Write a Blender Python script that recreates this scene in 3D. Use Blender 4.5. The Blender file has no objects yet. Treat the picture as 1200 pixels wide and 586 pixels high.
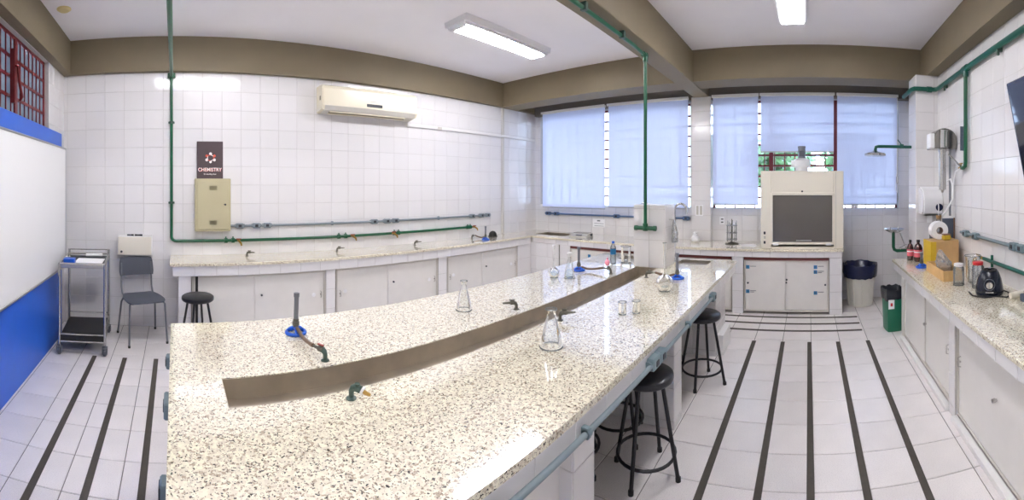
import bpy, bmesh, math, random
from mathutils import Vector, Matrix
random.seed(7)
PI = math.pi
sc = bpy.context.scene
C = sc.collection
# ------------------------------------------------------------------ camera (cylindrical panorama, 1200x586)
K, X0, YH, H = 472.75, 204.6, 218.9, 1.6        # px per radian, px of the +Y azimuth, horizon row, eye height
def az(x): return (x - X0) / K
cam = bpy.data.objects.new('camera', bpy.data.cameras.new('camera')); C.objects.link(cam)
cam.data.type = 'PANO'
cam.data.panorama_type = 'CENTRAL_CYLINDRICAL'
cam.data.central_cylindrical_range_u_min = az(0) - az(600)
cam.data.central_cylindrical_range_u_max = az(1200) - az(600)
cam.data.central_cylindrical_range_v_min = (YH - 586) / K
cam.data.central_cylindrical_range_v_max = YH / K
cam.data.central_cylindrical_radius = 1.0
cam.location = (0, 0, H)
cam.rotation_euler = (PI / 2, 0, -az(600))
cam.data.clip_start = 0.02
sc.camera = cam
# ------------------------------------------------------------------ world, exposure
w = bpy.data.worlds.new('sky'); sc.world = w; w.use_nodes = True
bg = w.node_tree.nodes['Background']
bg.inputs[0].default_value = (0.58, 0.72, 1.0, 1)
bg.inputs[1].default_value = 3.3
LAMP = 21.0
vs = sc.view_settings
vs.view_transform = 'Standard'; vs.look = 'None'; vs.gamma = 1.0; vs.use_curve_mapping = False
vs.exposure = 1.9
sc.cycles.max_bounces = 10; sc.cycles.diffuse_bounces = 6; sc.cycles.glossy_bounces = 4
sc.cycles.transparent_max_bounces = 16; sc.cycles.caustics_reflective = False; sc.cycles.caustics_refractive = False
sc.cycles.sample_clamp_indirect = 6.0
# ------------------------------------------------------------------ pixel -> place
def onz(x, y, z):
    d = K * (H - z) / (y - YH); a = az(x); return Vector((d * math.sin(a), d * math.cos(a), z))
def ony(x, y, Y):
    a = az(x); d = Y / math.cos(a); return Vector((d * math.sin(a), Y, H - (y - YH) * d / K))
def onx(x, y, X):
    a = az(x); d = X / math.sin(a); return Vector((X, d * math.cos(a), H - (y - YH) * d / K))
def XatY(x, Y): return Y * math.tan(az(x))
def YatX(x, X): return X / math.tan(az(x))
# ------------------------------------------------------------------ materials
def srgb(r, g, b):
    f = lambda c: (c / 255 / 12.92) if c / 255 <= 0.04045 else ((c / 255 + 0.055) / 1.055) ** 2.4
    return (f(r), f(g), f(b), 1)
MATS = {}
def mat(name, col, rough=0.5, metal=0.0, spec=0.5, noise=0.0, nscale=8.0, bump=0.0, bscale=60.0, rnd=0.0, coat=0.0, emit=None, estr=0.0):
    m = bpy.data.materials.new(name); m.use_nodes = True; nt = m.node_tree
    p = nt.nodes['Principled BSDF']
    p.inputs['Base Color'].default_value = col
    p.inputs['Roughness'].default_value = rough; p.inputs['Metallic'].default_value = metal
    p.inputs['Specular IOR Level'].default_value = spec
    p.inputs['Coat Weight'].default_value = coat; p.inputs['Coat Roughness'].default_value = 0.05
    if emit: p.inputs['Emission Color'].default_value = emit; p.inputs['Emission Strength'].default_value = estr
    src = None
    tc = nt.nodes.new('ShaderNodeTexCoord')
    if noise > 0:
        n = nt.nodes.new('ShaderNodeTexNoise'); n.inputs['Scale'].default_value = nscale; n.inputs['Detail'].default_value = 5
        nt.links.new(tc.outputs['Object'], n.inputs['Vector'])
        r = nt.nodes.new('ShaderNodeMapRange'); r.inputs['From Min'].default_value = 0.3; r.inputs['From Max'].default_value = 0.7
        r.inputs['To Min'].default_value = 1 - noise; r.inputs['To Max'].default_value = 1 + noise
        nt.links.new(n.outputs['Fac'], r.inputs['Value']); src = r.outputs[0]
    if rnd > 0:
        oi = nt.nodes.new('ShaderNodeObjectInfo')
        r2 = nt.nodes.new('ShaderNodeMapRange'); r2.inputs['To Min'].default_value = 1 - rnd; r2.inputs['To Max'].default_value = 1 + rnd * .4
        nt.links.new(oi.outputs['Random'], r2.inputs['Value'])
        if src:
            mu = nt.nodes.new('ShaderNodeMath'); mu.operation = 'MULTIPLY'
            nt.links.new(src, mu.inputs[0]); nt.links.new(r2.outputs[0], mu.inputs[1]); src = mu.outputs[0]
        else: src = r2.outputs[0]
    if src:
        hs = nt.nodes.new('ShaderNodeHueSaturation'); hs.inputs['Color'].default_value = col
        nt.links.new(src, hs.inputs['Value']); nt.links.new(hs.outputs[0], p.inputs['Base Color'])
    if bump > 0:
        n = nt.nodes.new('ShaderNodeTexNoise'); n.inputs['Scale'].default_value = bscale; n.inputs['Detail'].default_value = 3
        nt.links.new(tc.outputs['Object'], n.inputs['Vector'])
        b = nt.nodes.new('ShaderNodeBump'); b.inputs['Strength'].default_value = bump; b.inputs['Distance'].default_value = 0.01
        nt.links.new(n.outputs['Fac'], b.inputs['Height']); nt.links.new(b.outputs[0], p.inputs['Normal'])
    MATS[name] = m
    return m
def glassy(name, tint, gloss=0.9, ior=1.45, base=0.0, body=(1, 1, 1, 1)):
    """thin glass: tinted transparency, fresnel reflection and a little diffuse body"""
    m = bpy.data.materials.new(name); m.use_nodes = True; nt = m.node_tree; nt.nodes.clear()
    o = nt.nodes.new('ShaderNodeOutputMaterial'); t = nt.nodes.new('ShaderNodeBsdfTransparent'); t.inputs[0].default_value = tint
    g = nt.nodes.new('ShaderNodeBsdfGlossy'); g.inputs['Roughness'].default_value = 0.03; g.inputs[0].default_value = (gloss, gloss, gloss, 1)
    f = nt.nodes.new('ShaderNodeFresnel'); f.inputs[0].default_value = ior
    mx = nt.nodes.new('ShaderNodeMixShader'); nt.links.new(f.outputs[0], mx.inputs[0]); nt.links.new(t.outputs[0], mx.inputs[1]); nt.links.new(g.outputs[0], mx.inputs[2])
    last = mx
    if base > 0:
        d = nt.nodes.new('ShaderNodeBsdfDiffuse'); d.inputs[0].default_value = body
        m2 = nt.nodes.new('ShaderNodeMixShader'); m2.inputs[0].default_value = base
        nt.links.new(mx.outputs[0], m2.inputs[1]); nt.links.new(d.outputs[0], m2.inputs[2]); last = m2
    nt.links.new(last.outputs[0], o.inputs[0]); MATS[name] = m; return m
def fabric(name, col, trans, clear=0.0):
    m = bpy.data.materials.new(name); m.use_nodes = True; nt = m.node_tree; nt.nodes.clear()
    o = nt.nodes.new('ShaderNodeOutputMaterial'); d = nt.nodes.new('ShaderNodeBsdfDiffuse'); t = nt.nodes.new('ShaderNodeBsdfTranslucent')
    tc = nt.nodes.new('ShaderNodeTexCoord'); mp = nt.nodes.new('ShaderNodeMapping'); mp.inputs['Scale'].default_value = (1, 60, 2)
    n = nt.nodes.new('ShaderNodeTexNoise'); n.inputs['Scale'].default_value = 3; n.inputs['Detail'].default_value = 4
    nt.links.new(tc.outputs['Object'], mp.inputs[0]); nt.links.new(mp.outputs[0], n.inputs['Vector'])
    r = nt.nodes.new('ShaderNodeMapRange'); r.inputs['To Min'].default_value = .93; r.inputs['To Max'].default_value = 1.05
    nt.links.new(n.outputs['Fac'], r.inputs['Value'])
    hs = nt.nodes.new('ShaderNodeHueSaturation'); hs.inputs['Color'].default_value = col; nt.links.new(r.outputs[0], hs.inputs['Value'])
    nt.links.new(hs.outputs[0], d.inputs[0]); nt.links.new(hs.outputs[0], t.inputs[0])
    mx = nt.nodes.new('ShaderNodeMixShader'); mx.inputs[0].default_value = trans
    nt.links.new(d.outputs[0], mx.inputs[1]); nt.links.new(t.outputs[0], mx.inputs[2])
    if clear > 0:                                   # open weave
        tr = nt.nodes.new('ShaderNodeBsdfTransparent'); m3 = nt.nodes.new('ShaderNodeMixShader'); m3.inputs[0].default_value = clear
        nt.links.new(mx.outputs[0], m3.inputs[1]); nt.links.new(tr.outputs[0], m3.inputs[2]); mx = m3
    nt.links.new(mx.outputs[0], o.inputs[0])
    MATS[name] = m; return m
def granite(name, base, rough):
    m = bpy.data.materials.new(name); m.use_nodes = True; nt = m.node_tree; p = nt.nodes['Principled BSDF']
    tc = nt.nodes.new('ShaderNodeTexCoord')
    def ramp(src, a, b, ca, cb):
        r = nt.nodes.new('ShaderNodeValToRGB'); e = r.color_ramp.elements
        e[0].position, e[1].position = a, b; e[0].color, e[1].color = ca, cb
        nt.links.new(src, r.inputs[0]); return r.outputs[0]
    def noise(s, d=2, ro=.5):
        n = nt.nodes.new('ShaderNodeTexNoise'); n.inputs['Scale'].default_value = s; n.inputs['Detail'].default_value = d; n.inputs['Roughness'].default_value = ro
        nt.links.new(tc.outputs['Object'], n.inputs['Vector']); return n.outputs['Fac']
    def mix(f, a, b):
        x = nt.nodes.new('ShaderNodeMix'); x.data_type = 'RGBA'
        nt.links.new(f, x.inputs[0])
        for s, v in ((6, a), (7, b)):
            if isinstance(v, tuple): x.inputs[s].default_value = v
            else: nt.links.new(v, x.inputs[s])
        return x.outputs[2]
    W, B = (1, 1, 1, 1), (0, 0, 0, 1)
    v = nt.nodes.new('ShaderNodeTexVoronoi'); v.inputs['Scale'].default_value = 95; nt.links.new(tc.outputs['Object'], v.inputs['Vector'])
    cell = ramp(v.outputs['Color'], 0.2, 0.8, srgb(*[c * .93 for c in base]), srgb(*[min(255, c * 1.05) for c in base]))
    c1 = mix(ramp(noise(85, 2, .5), 0.565, 0.64, B, W), cell, srgb(188, 172, 148))
    c2 = mix(ramp(noise(150, 1), 0.64, 0.67, B, W), c1, srgb(118, 104, 90))
    c3 = mix(ramp(noise(120, 1, .5), 0.655, 0.685, B, W), c2, srgb(44, 40, 38))
    nt.links.new(c3, p.inputs['Base Color']); p.inputs['Roughness'].default_value = rough
    p.inputs['Coat Weight'].default_value = 1.0; p.inputs['Coat Roughness'].default_value = 0.02; p.inputs['Coat IOR'].default_value = 1.6
    MATS[name] = m; return m
def floor_mat(name):
    m = mat(name, srgb(239, 234, 231), 0.3, noise=.05, nscale=3, rnd=.05)
    nt = m.node_tree; p = nt.nodes['Principled BSDF']; tc = nt.nodes.new('ShaderNodeTexCoord')
    n = nt.nodes.new('ShaderNodeTexNoise'); n.inputs['Scale'].default_value = 190; n.inputs['Detail'].default_value = 2
    g = nt.nodes.new('ShaderNodeNewGeometry'); nt.links.new(g.outputs['Position'], n.inputs['Vector'])
    r = nt.nodes.new('ShaderNodeMapRange'); r.inputs['From Min'].default_value = .5; r.inputs['From Max'].default_value = .7; r.inputs['To Min'].default_value = 1; r.inputs['To Max'].default_value = .82
    nt.links.new(n.outputs['Fac'], r.inputs['Value'])
    old = p.inputs['Base Color'].links[0].from_socket
    h = nt.nodes.new('ShaderNodeHueSaturation'); nt.links.new(old, h.inputs['Color']); nt.links.new(r.outputs[0], h.inputs['Value']); nt.links.new(h.outputs[0], p.inputs['Base Color'])
    return m
mat('tile', srgb(231, 229, 228), 0.13, rnd=.025)
mat('grout', srgb(196, 192, 187), 0.8)
floor_mat('floor_tile'); mat('floor_grout', srgb(122, 117, 112), 0.9)
mat('plaster', srgb(246, 244, 248), 0.85, noise=.02, nscale=1.5)
mat('beam_paint', srgb(124, 112, 88), 0.6, noise=.05, nscale=2.5, bump=.1, bscale=30)
mat('beam_edge', srgb(158, 150, 134), 0.6)
mat('white_paint', srgb(236, 235, 232), 0.5)
mat('blue_paint', srgb(26, 90, 196), 0.35, noise=.04)
mat('whiteboard', srgb(245, 245, 244), 0.12)
mat('aluminium', srgb(190, 190, 190), 0.35, .9)
mat('steel', srgb(196, 194, 190), 0.25, 1.0, noise=.05)
mat('trough_steel', srgb(186, 176, 160), 0.34, .8, noise=.16, nscale=7)
mat('chrome', srgb(215, 215, 215), 0.1, 1.0)
mat('still_steel', srgb(150, 147, 142), 0.2, 1.0)
mat('maroon', srgb(112, 28, 32), 0.4)
mat('red_brown', srgb(98, 38, 34), 0.45)
mat('green_pipe', srgb(10, 84, 52), 0.3)
mat('teal_pipe', srgb(16, 88, 72), 0.28)
mat('brass', srgb(176, 140, 74), 0.35, .9)
mat('old_metal', srgb(112, 110, 100), 0.45, .7, noise=.15, nscale=40)
mat('dark_green', srgb(62, 84, 74), 0.4)
mat('red_handle', srgb(150, 62, 50), 0.45)
mat('rubber_brown', srgb(112, 88, 68), 0.5)
mat('conduit_grey', srgb(128, 138, 144), 0.4)
mat('conduit_navy', srgb(84, 108, 140), 0.4)
mat('conduit_blue', srgb(124, 138, 142), 0.4)
mat('box_blue', srgb(114, 134, 140), 0.4)
mat('socket_dark', srgb(40, 44, 52), 0.4)
mat('black_vinyl', srgb(26, 27, 34), 0.3, bump=.05)
mat('black_paint', srgb(24, 24, 28), 0.35)
mat('black_rubber', srgb(24, 23, 23), 0.55)
mat('grey_plastic', srgb(82, 86, 96), 0.45, noise=.03)
mat('grey_metal', srgb(128, 130, 136), 0.35, .5)
mat('cabinet', srgb(228, 225, 219), 0.35, noise=.02)
mat('cabinet_edge', srgb(208, 203, 194), 0.4)
mat('cream', srgb(232, 226, 210), 0.3)
mat('ac_cream', srgb(232, 224, 200), 0.25)
mat('ac_grey', srgb(198, 194, 184), 0.35)
mat('panel_beige', srgb(186, 178, 144), 0.4)
mat('panel_dark', srgb(128, 120, 94), 0.5)
mat('sign_brown', srgb(72, 58, 60), 0.5, noise=.06, nscale=6)
mat('sign_white', srgb(246, 240, 236), 0.6)
mat('sign_red', srgb(222, 96, 70), 0.6)
mat('paper', srgb(246, 246, 246), 0.7)
mat('ink', srgb(92, 96, 104), 0.7)
mat('blue_plastic', srgb(28, 92, 200), 0.3)
mat('navy', srgb(24, 32, 68), 0.25)
mat('dark_bag', srgb(30, 34, 42), 0.25)
mat('green_bin', srgb(20, 112, 82), 0.4)
mat('bin_cream', srgb(226, 224, 212), 0.4)
mat('strip', srgb(74, 68, 60), 0.75, noise=.1, nscale=30)
mat('sticker_blue', srgb(26, 116, 168), 0.5)
mat('kraft', srgb(196, 160, 110), 0.7, noise=.06, nscale=12)
mat('wood', srgb(206, 168, 112), 0.55, noise=.08, nscale=14)
mat('yellow', srgb(210, 176, 44), 0.5)
mat('amber', srgb(62, 26, 22), 0.1, coat=.5)
mat('pink_label', srgb(214, 96, 108), 0.6)
mat('red_lid', srgb(206, 44, 52), 0.35)
mat('white_plastic', srgb(240, 240, 240), 0.3)
mat('slate', srgb(74, 84, 100), 0.45)
mat('brown_edge', srgb(120, 88, 66), 0.6)
mat('appliance', srgb(18, 26, 44), 0.22)
mat('pink_rubber', srgb(240, 150, 168), 0.4)
mat('screen', srgb(30, 34, 52), 0.06, coat=.4)
mat('tv_bezel', srgb(46, 52, 74), 0.25)
mat('cork', srgb(176, 138, 92), 0.8)
mat('hood_inside', srgb(150, 144, 134), 0.4, noise=.1, nscale=6)
mat('disc_yellow', srgb(222, 206, 150), 0.5)
mat('lamp_white', srgb(238, 238, 240), 0.4)
mat('tube_light', (1, 1, 1, 1), 0.5, emit=(1.0, 0.985, 1.03, 1), estr=LAMP)
mat('tube_light_weak', (1, 1, 1, 1), 0.5, emit=(1.0, 0.985, 1.03, 1), estr=LAMP * .65)
mat('leaf', srgb(86, 120, 70), 0.6, noise=.3, nscale=6)
mat('bark', srgb(96, 78, 60), 0.8)
mat('ground', srgb(150, 145, 135), 0.9)
mat('lintel', srgb(116, 108, 98), 0.7)
granite('granite', (248, 238, 214), 0.09)
glassy('pane', (.93, .96, .97, 1))
glassy('glassware', (.955, .965, .965, 1), 1.0, 1.5, .02)
glassy('glass_rim', (.8, .83, .83, 1), 1.0, 1.7, .22, (.85, .9, .9, 1))
glassy('water', (.92, .96, .96, 1), .6, 1.33, .03)
glassy('plastic_clear', (.86, .88, .9, 1), .9, 1.5, .12, (.9, .93, .96, 1))
glassy('bag_clear', (.86, .88, .89, 1), .9, 1.6, .2, (.93, .93, .92, 1))
glassy('sash_glass', (.55, .53, .5, 1), .7, 1.45, .5, (.26, .24, .215, 1))
fabric('blind', (.66, .70, .89, 1), .36, .018)
fabric('frosted', (.24, .26, .27, 1), .5)
# ------------------------------------------------------------------ mesh builder
class MB:
    def __init__(s): s.v = []; s.f = []; s.m = []
    def add(s, vs, fs):
        n = len(s.v); s.v += [tuple(p) for p in vs]; s.f += [tuple(i + n for i in f) for f in fs]; return s
    def box(s, x0, x1, y0, y1, z0, z1, b=0.0):
        if x0 > x1: x0, x1 = x1, x0
        if y0 > y1: y0, y1 = y1, y0
        if z0 > z1: z0, z1 = z1, z0
        b = min(b, (x1 - x0) * .45, (y1 - y0) * .45, (z1 - z0) * .45)
        if b <= 0:
            V = [(x, y, z) for z in (z0, z1) for y in (y0, y1) for x in (x0, x1)]
            return s.add(V, [(0, 2, 3, 1), (4, 5, 7, 6), (0, 1, 5, 4), (2, 6, 7, 3), (0, 4, 6, 2), (1, 3, 7, 5)])
        lo, hi = (x0, y0, z0), (x1, y1, z1); V = []; idx = {}
        for cx in (0, 1):
            for cy in (0, 1):
                for cz in (0, 1):
                    c = (cx, cy, cz)
                    for a in range(3):
                        p = []
                        for k in range(3):
                            e = hi[k] if c[k] else lo[k]
                            if k != a: e += -b if c[k] else b
                            p.append(e)
                        idx[(c, a)] = len(V); V.append(tuple(p))
        F = []
        for a in range(3):
            o = [k for k in range(3) if k != a]
            for sd in (0, 1):
                q = []
                for (i, j) in ((0, 0), (1, 0), (1, 1), (0, 1)):
                    c = [0, 0, 0]; c[a] = sd; c[o[0]] = i; c[o[1]] = j; q.append(idx[(tuple(c), a)])
                F.append(tuple(q))
        for a in range(3):
            o = [k for k in range(3) if k != a]
            for i in (0, 1):
                for j in (0, 1):
                    c0 = [0, 0, 0]; c0[o[0]] = i; c0[o[1]] = j; c1 = list(c0); c1[a] = 1
                    c0, c1 = tuple(c0), tuple(c1)
                    F.append((idx[(c0, o[0])], idx[(c1, o[0])], idx[(c1, o[1])], idx[(c0, o[1])]))
        for cx in (0, 1):
            for cy in (0, 1):
                for cz in (0, 1):
                    c = (cx, cy, cz); F.append((idx[(c, 0)], idx[(c, 1)], idx[(c, 2)]))
        return s.add(V, F)
    def cyl(s, p0, p1, r, n=12, r1=None, caps=True):
        p0, p1 = Vector(p0), Vector(p1); r1 = r if r1 is None else r1
        d = (p1 - p0).normalized(); u = d.orthogonal().normalized(); w_ = d.cross(u)
        V = []
        for p, rr in ((p0, r), (p1, r1)):
            for i in range(n):
                a = 2 * PI * i / n; V.append(p + (u * math.cos(a) + w_ * math.sin(a)) * rr)
        F = [(i, (i + 1) % n, n + (i + 1) % n, n + i) for i in range(n)]
        if caps: F += [tuple(range(n))[::-1], tuple(range(n, 2 * n))]
        return s.add(V, F)
    def tube(s, pts, r, n=10, closed=False, caps=True):
        P = [Vector(p) for p in pts]; m = len(P); V = []
        prev = None
        for i in range(m):
            if closed: t = (P[(i + 1) % m] - P[i - 1]).normalized()
            else: t = (P[min(i + 1, m - 1)] - P[max(i - 1, 0)]).normalized()
            u = t.orthogonal().normalized() if prev is None else (prev - t * prev.dot(t)).normalized()
            prev = u; w_ = t.cross(u)
            rr = r[i] if isinstance(r, (list, tuple)) else r
            for k in range(n):
                a = 2 * PI * k / n; V.append(P[i] + (u * math.cos(a) + w_ * math.sin(a)) * rr)
        F = []
        for i in range(m if closed else m - 1):
            j = (i + 1) % m
            for k in range(n): F.append((i * n + k, i * n + (k + 1) % n, j * n + (k + 1) % n, j * n + k))
        if not closed and caps: F += [tuple(range(n))[::-1], tuple(range((m - 1) * n, m * n))]
        return s.add(V, F)
    def lathe(s, prof, c=(0, 0, 0), n=24, axis='z', cap0=True, cap1=True):
        V = []; c = Vector(c)
        for r, h in prof:
            for k in range(n):
                a = 2 * PI * k / n; x, y = r * math.cos(a), r * math.sin(a)
                V.append(c + (Vector((x, y, h)) if axis == 'z' else Vector((h, x, y)) if axis == 'x' else Vector((x, h, y))))
        F = []
        for i in range(len(prof) - 1):
            for k in range(n): F.append((i * n + k, i * n + (k + 1) % n, (i + 1) * n + (k + 1) % n, (i + 1) * n + k))
        if cap0 and prof[0][0] > 1e-5: F.append(tuple(range(n))[::-1])
        if cap1 and prof[-1][0] > 1e-5: F.append(tuple(range((len(prof) - 1) * n, len(prof) * n)))
        return s.add(V, F)
    def prism(s, poly, h0, h1, axis='z'):
        n = len(poly)
        def P(a, b, h): return (a, b, h) if axis == 'z' else (h, a, b) if axis == 'x' else (a, h, b)
        V = [P(a, b, h0) for a, b in poly] + [P(a, b, h1) for a, b in poly]
        F = [tuple(range(n))[::-1], tuple(range(n, 2 * n))] + [(i, (i + 1) % n, n + (i + 1) % n, n + i) for i in range(n)]
        return s.add(V, F)
    def xform(s, M): s.v = [tuple(M @ Vector(p)) for p in s.v]; return s
    def build(s, name, material, parent=None, smooth=None, world=True, flip=False):
        me = bpy.data.meshes.new(name)
        V = s.v
        if parent is not None and world:
            M = ORI.get(parent.name, Matrix()).inverted(); V = [tuple(M @ Vector(p)) for p in V]
        me.from_pydata(V, [], s.f)
        bm = bmesh.new(); bm.from_mesh(me); bmesh.ops.recalc_face_normals(bm, faces=bm.faces); bm.to_mesh(me); bm.free()
        me.materials.append(MATS[material])
        if smooth is not None: 
            me.polygons.foreach_set('use_smooth', [True] * len(me.polygons)); me.set_sharp_from_angle(angle=math.radians(smooth))
        o = bpy.data.objects.new(name, me); C.objects.link(o)
        if parent is not None:
            o.parent = parent; ORI[o.name] = ORI.get(parent.name, Matrix())
        return o
ORI = {}
def thing(name, label, cat, loc=(0, 0, 0), rz=0.0, group=None):
    o = bpy.data.objects.new(name, None); C.objects.link(o); o.empty_display_size = .1
    o.location = loc; o.rotation_euler = (0, 0, rz)
    ORI[o.name] = Matrix.Translation(Vector(loc)) @ Matrix.Rotation(rz, 4, 'Z')
    return tag(o, label, cat, group)
def tag(o, label, cat=None, group=None, kind=None):
    o['label'] = label
    if cat: o['category'] = cat
    if group: o['group'] = group
    if kind: o['kind'] = kind
    return o
def struct(o, label): o['kind'] = 'structure'; o['label'] = label; return o
def part(name, material, parent, mb, smooth=None, world=True): return mb.build(name, material, parent, smooth, world)
def arc(c, r, a0, a1, n, plane):
    out = []
    for i in range(n + 1):
        a = a0 + (a1 - a0) * i / n; p, q = r * math.cos(a), r * math.sin(a)
        out.append(Vector(c) + (Vector((p, 0, q)) if plane == 'xz' else Vector((0, p, q)) if plane == 'yz' else Vector((p, q, 0))))
    return out
# ------------------------------------------------------------------ tiles
TCACHE = {}
def tile_mesh(wd, hg, th, material):
    k = (round(wd, 3), round(hg, 3), round(th, 4), material)
    if k not in TCACHE:
        b = .0018; a, c = wd / 2, hg / 2
        V = [(-a, -c, 0), (a, -c, 0), (a, c, 0), (-a, c, 0), (-a + b, -c + b, th), (a - b, -c + b, th), (a - b, c - b, th), (-a + b, c - b, th)]
        F = [(4, 5, 6, 7), (0, 1, 5, 4), (1, 2, 6, 5), (2, 3, 7, 6), (3, 0, 4, 7)]
        me = bpy.data.meshes.new('tile'); me.from_pydata(V, [], F); me.materials.append(MATS[material]); TCACHE[k] = me
    return TCACHE[k]
# frames: (u axis, v axis, n axis); u x v = n
FR = {'-y': (Vector((1, 0, 0)), Vector((0, 0, 1)), Vector((0, -1, 0))), '+y': (Vector((-1, 0, 0)), Vector((0, 0, 1)), Vector((0, 1, 0))),
      '-x': (Vector((0, -1, 0)), Vector((0, 0, 1)), Vector((-1, 0, 0))), '+x': (Vector((0, 1, 0)), Vector((0, 0, 1)), Vector((1, 0, 0))),
      '+z': (Vector((1, 0, 0)), Vector((0, 1, 0)), Vector((0, 0, 1)))}
def tiles(parent, face, level, rects, size, origin, th=.003, gap=.003, material='tile', name='tile', limit=300, score=None):
    """lay tiles in the world rectangles rects = (a0,a1,b0,b1): a = x or y, b = z (or y on the floor)"""
    U, V, N = FR[face]; out = []
    ax = 0 if abs(U.x) > .5 else 1; bx = 2 if face != '+z' else 1; nx = 3 - ax - bx
    for (a0, a1, b0, b1) in rects:
        i0 = math.floor((a0 - origin[0]) / size[0]); i1 = math.ceil((a1 - origin[0]) / size[0])
        j0 = math.floor((b0 - origin[1]) / size[1]); j1 = math.ceil((b1 - origin[1]) / size[1])
        for i in range(i0, i1):
            for j in range(j0, j1):
                ua, ub = max(a0, origin[0] + i * size[0]), min(a1, origin[0] + (i + 1) * size[0])
                va, vb = max(b0, origin[1] + j * size[1]), min(b1, origin[1] + (j + 1) * size[1])
                if ub - ua < .015 or vb - va < .012: continue
                p = [0, 0, 0]; p[ax] = (ua + ub) / 2; p[bx] = (va + vb) / 2; p[nx] = level
                out.append((Vector(p), ub - ua - gap, vb - va - gap))
    def sc_(t):
        d = (t[0] - Vector((0, 0, H))).length
        return (score(t[0]) if score else 1) * t[1] * t[2] / d ** 3
    out.sort(key=sc_, reverse=True)
    R = Matrix((U, V, N)).transposed().to_4x4(); Wi = ORI.get(parent.name, Matrix()).inverted()
    for p, a, b in out[:limit]:
        o = bpy.data.objects.new(name, tile_mesh(a, b, th, material)); C.objects.link(o)
        o.parent = parent; o.matrix_local = Wi @ Matrix.Translation(p) @ R
    rest = out[limit:]
    if rest:
        mb = MB()
        for p, a, b in rest:
            me = tile_mesh(a, b, th, material); M = Matrix.Translation(p) @ R
            mb.add([M @ v.co for v in me.vertices], [tuple(f.vertices) for f in me.polygons])
        o = mb.build(name + '_field', material, parent); o['kind'] = 'stuff'
TS = (.225, .215)
# ------------------------------------------------------------------ dimensions
XL, XW, YB, YR, ZC, ZB = -1.30, 5.76, 4.62, -1.515, 3.30, 2.91
BT = .82                                            # bench top height
# ================================================================== THE SETTING
fl = struct(MB().box(XL - .1, XW + .2, YR - .1, YB + .1, -.06, -.004).build('floor', 'floor_grout'), 'pale grey tiled floor with dark joints')
def fs(p):
    left = p.x < .0 and p.y > 1.2
    right = p.x > 1.5 and -1.05 < p.y < 1.3
    far = p.x > 4.1
    return 4 if left or right or far else .05
tiles(fl, '+z', -.004, [(XL, XW, YR, YB)], (.300, .2955), (-.29, -.03), .004, .005, 'floor_tile', 'floor_tile', 300, fs)
ce = struct(MB().box(XL - .1, XW + .2, YR - .1, YB + .1, ZC, ZC + .08).build('ceiling', 'plaster'), 'plain white plaster ceiling')
wb = struct(MB().box(XL - .1, XW + .2, YB, YB + .12, 0, ZC).build('wall_back', 'grout'), 'wall of square white glazed tiles')
tiles(wb, '-y', YB, [(XL, 4.85, 0, ZB), (4.91, XW, 0, ZB)], TS, (-.13, 2.695 - 20 * .215), .003, .0025, 'tile', 'tile', 300, lambda p: 1 if p.z > .8 or p.x < 0 else .05)
struct(MB().box(4.85, 4.91, YB - .02, YB, .83, ZB, .006).build('trim_1', 'cabinet_edge'), 'narrow upright strip on the tiled wall near its far corner')
# window wall with two openings
W1 = (YatX(809, 5.76), YatX(633.5, 5.76)); W2 = (YatX(1053, 5.76), YatX(834, 5.76)); WZ = (1.285, 2.86)
mb = MB(); Xa, Xb = XW, XW + .2
mb.box(Xa, Xb, YR - .1, YB + .12, 0, WZ[0]); mb.box(Xa, Xb, YR - .1, YB + .12, WZ[1], ZC)
mb.box(Xa, Xb, YR - .1, W2[0], WZ[0], WZ[1]); mb.box(Xa, Xb, W2[1], W1[0], WZ[0], WZ[1]); mb.box(Xa, Xb, W1[1], YB + .12, WZ[0], WZ[1])
ww = struct(mb.build('wall_front', 'grout'), 'window wall with white tiles below two wide windows')
tiles(ww, '-x', XW, [(YR, YB, 0, WZ[0]), (YR, W2[0], WZ[0], WZ[1]), (W1[1], YB, WZ[0], WZ[1])], TS, (.05, .97 - 10 * .215), .003, .0025, 'tile', 'tile', 300, lambda p: 1 if p.z > .8 or p.y < -.4 else .05)
# pilaster between the windows
PY = (YatX(832.5, 5.62), YatX(810, 5.62))
pl = MB().box(5.625, XW, PY[0], PY[1], .0, 2.9).build('pilaster', 'grout', ww)
tiles(pl, '-x', 5.625, [(PY[0], PY[1], BT, 2.9)], (PY[1] - PY[0], .215), (PY[0], .97 - 2.15))
tiles(pl, '-y', PY[0], [(5.625, XW, BT, 2.9)], (.2, .215), (5.625, .97 - 2.15))
# right wall, column
wr = struct(MB().box(XL - .1, XW + .2, YR - .12, YR, 0, ZC).build('wall_right', 'grout'), 'white tiled wall above the side bench')
tiles(wr, '+y', YR, [(XL, 4.54, 0, ZB), (4.86, XW, 0, ZB)], TS, (.154, .97 - 2.15), .003, .0025, 'tile', 'tile', 300, lambda p: (1 if p.z > .8 else .05) * (1 if p.x > 1.9 else .03))
col = MB().box(4.54, 4.86, YR, -1.24, 0, ZB).build('column', 'grout', wr)
tiles(col, '-x', 4.54, [(YR, -1.24, 0, ZB)], TS, (-1.24 - .225, .97 - 2.15))
tiles(col, '+y', -1.24, [(4.54, 4.86, 0, ZB)], TS, (4.54, .97 - 2.15))
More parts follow.
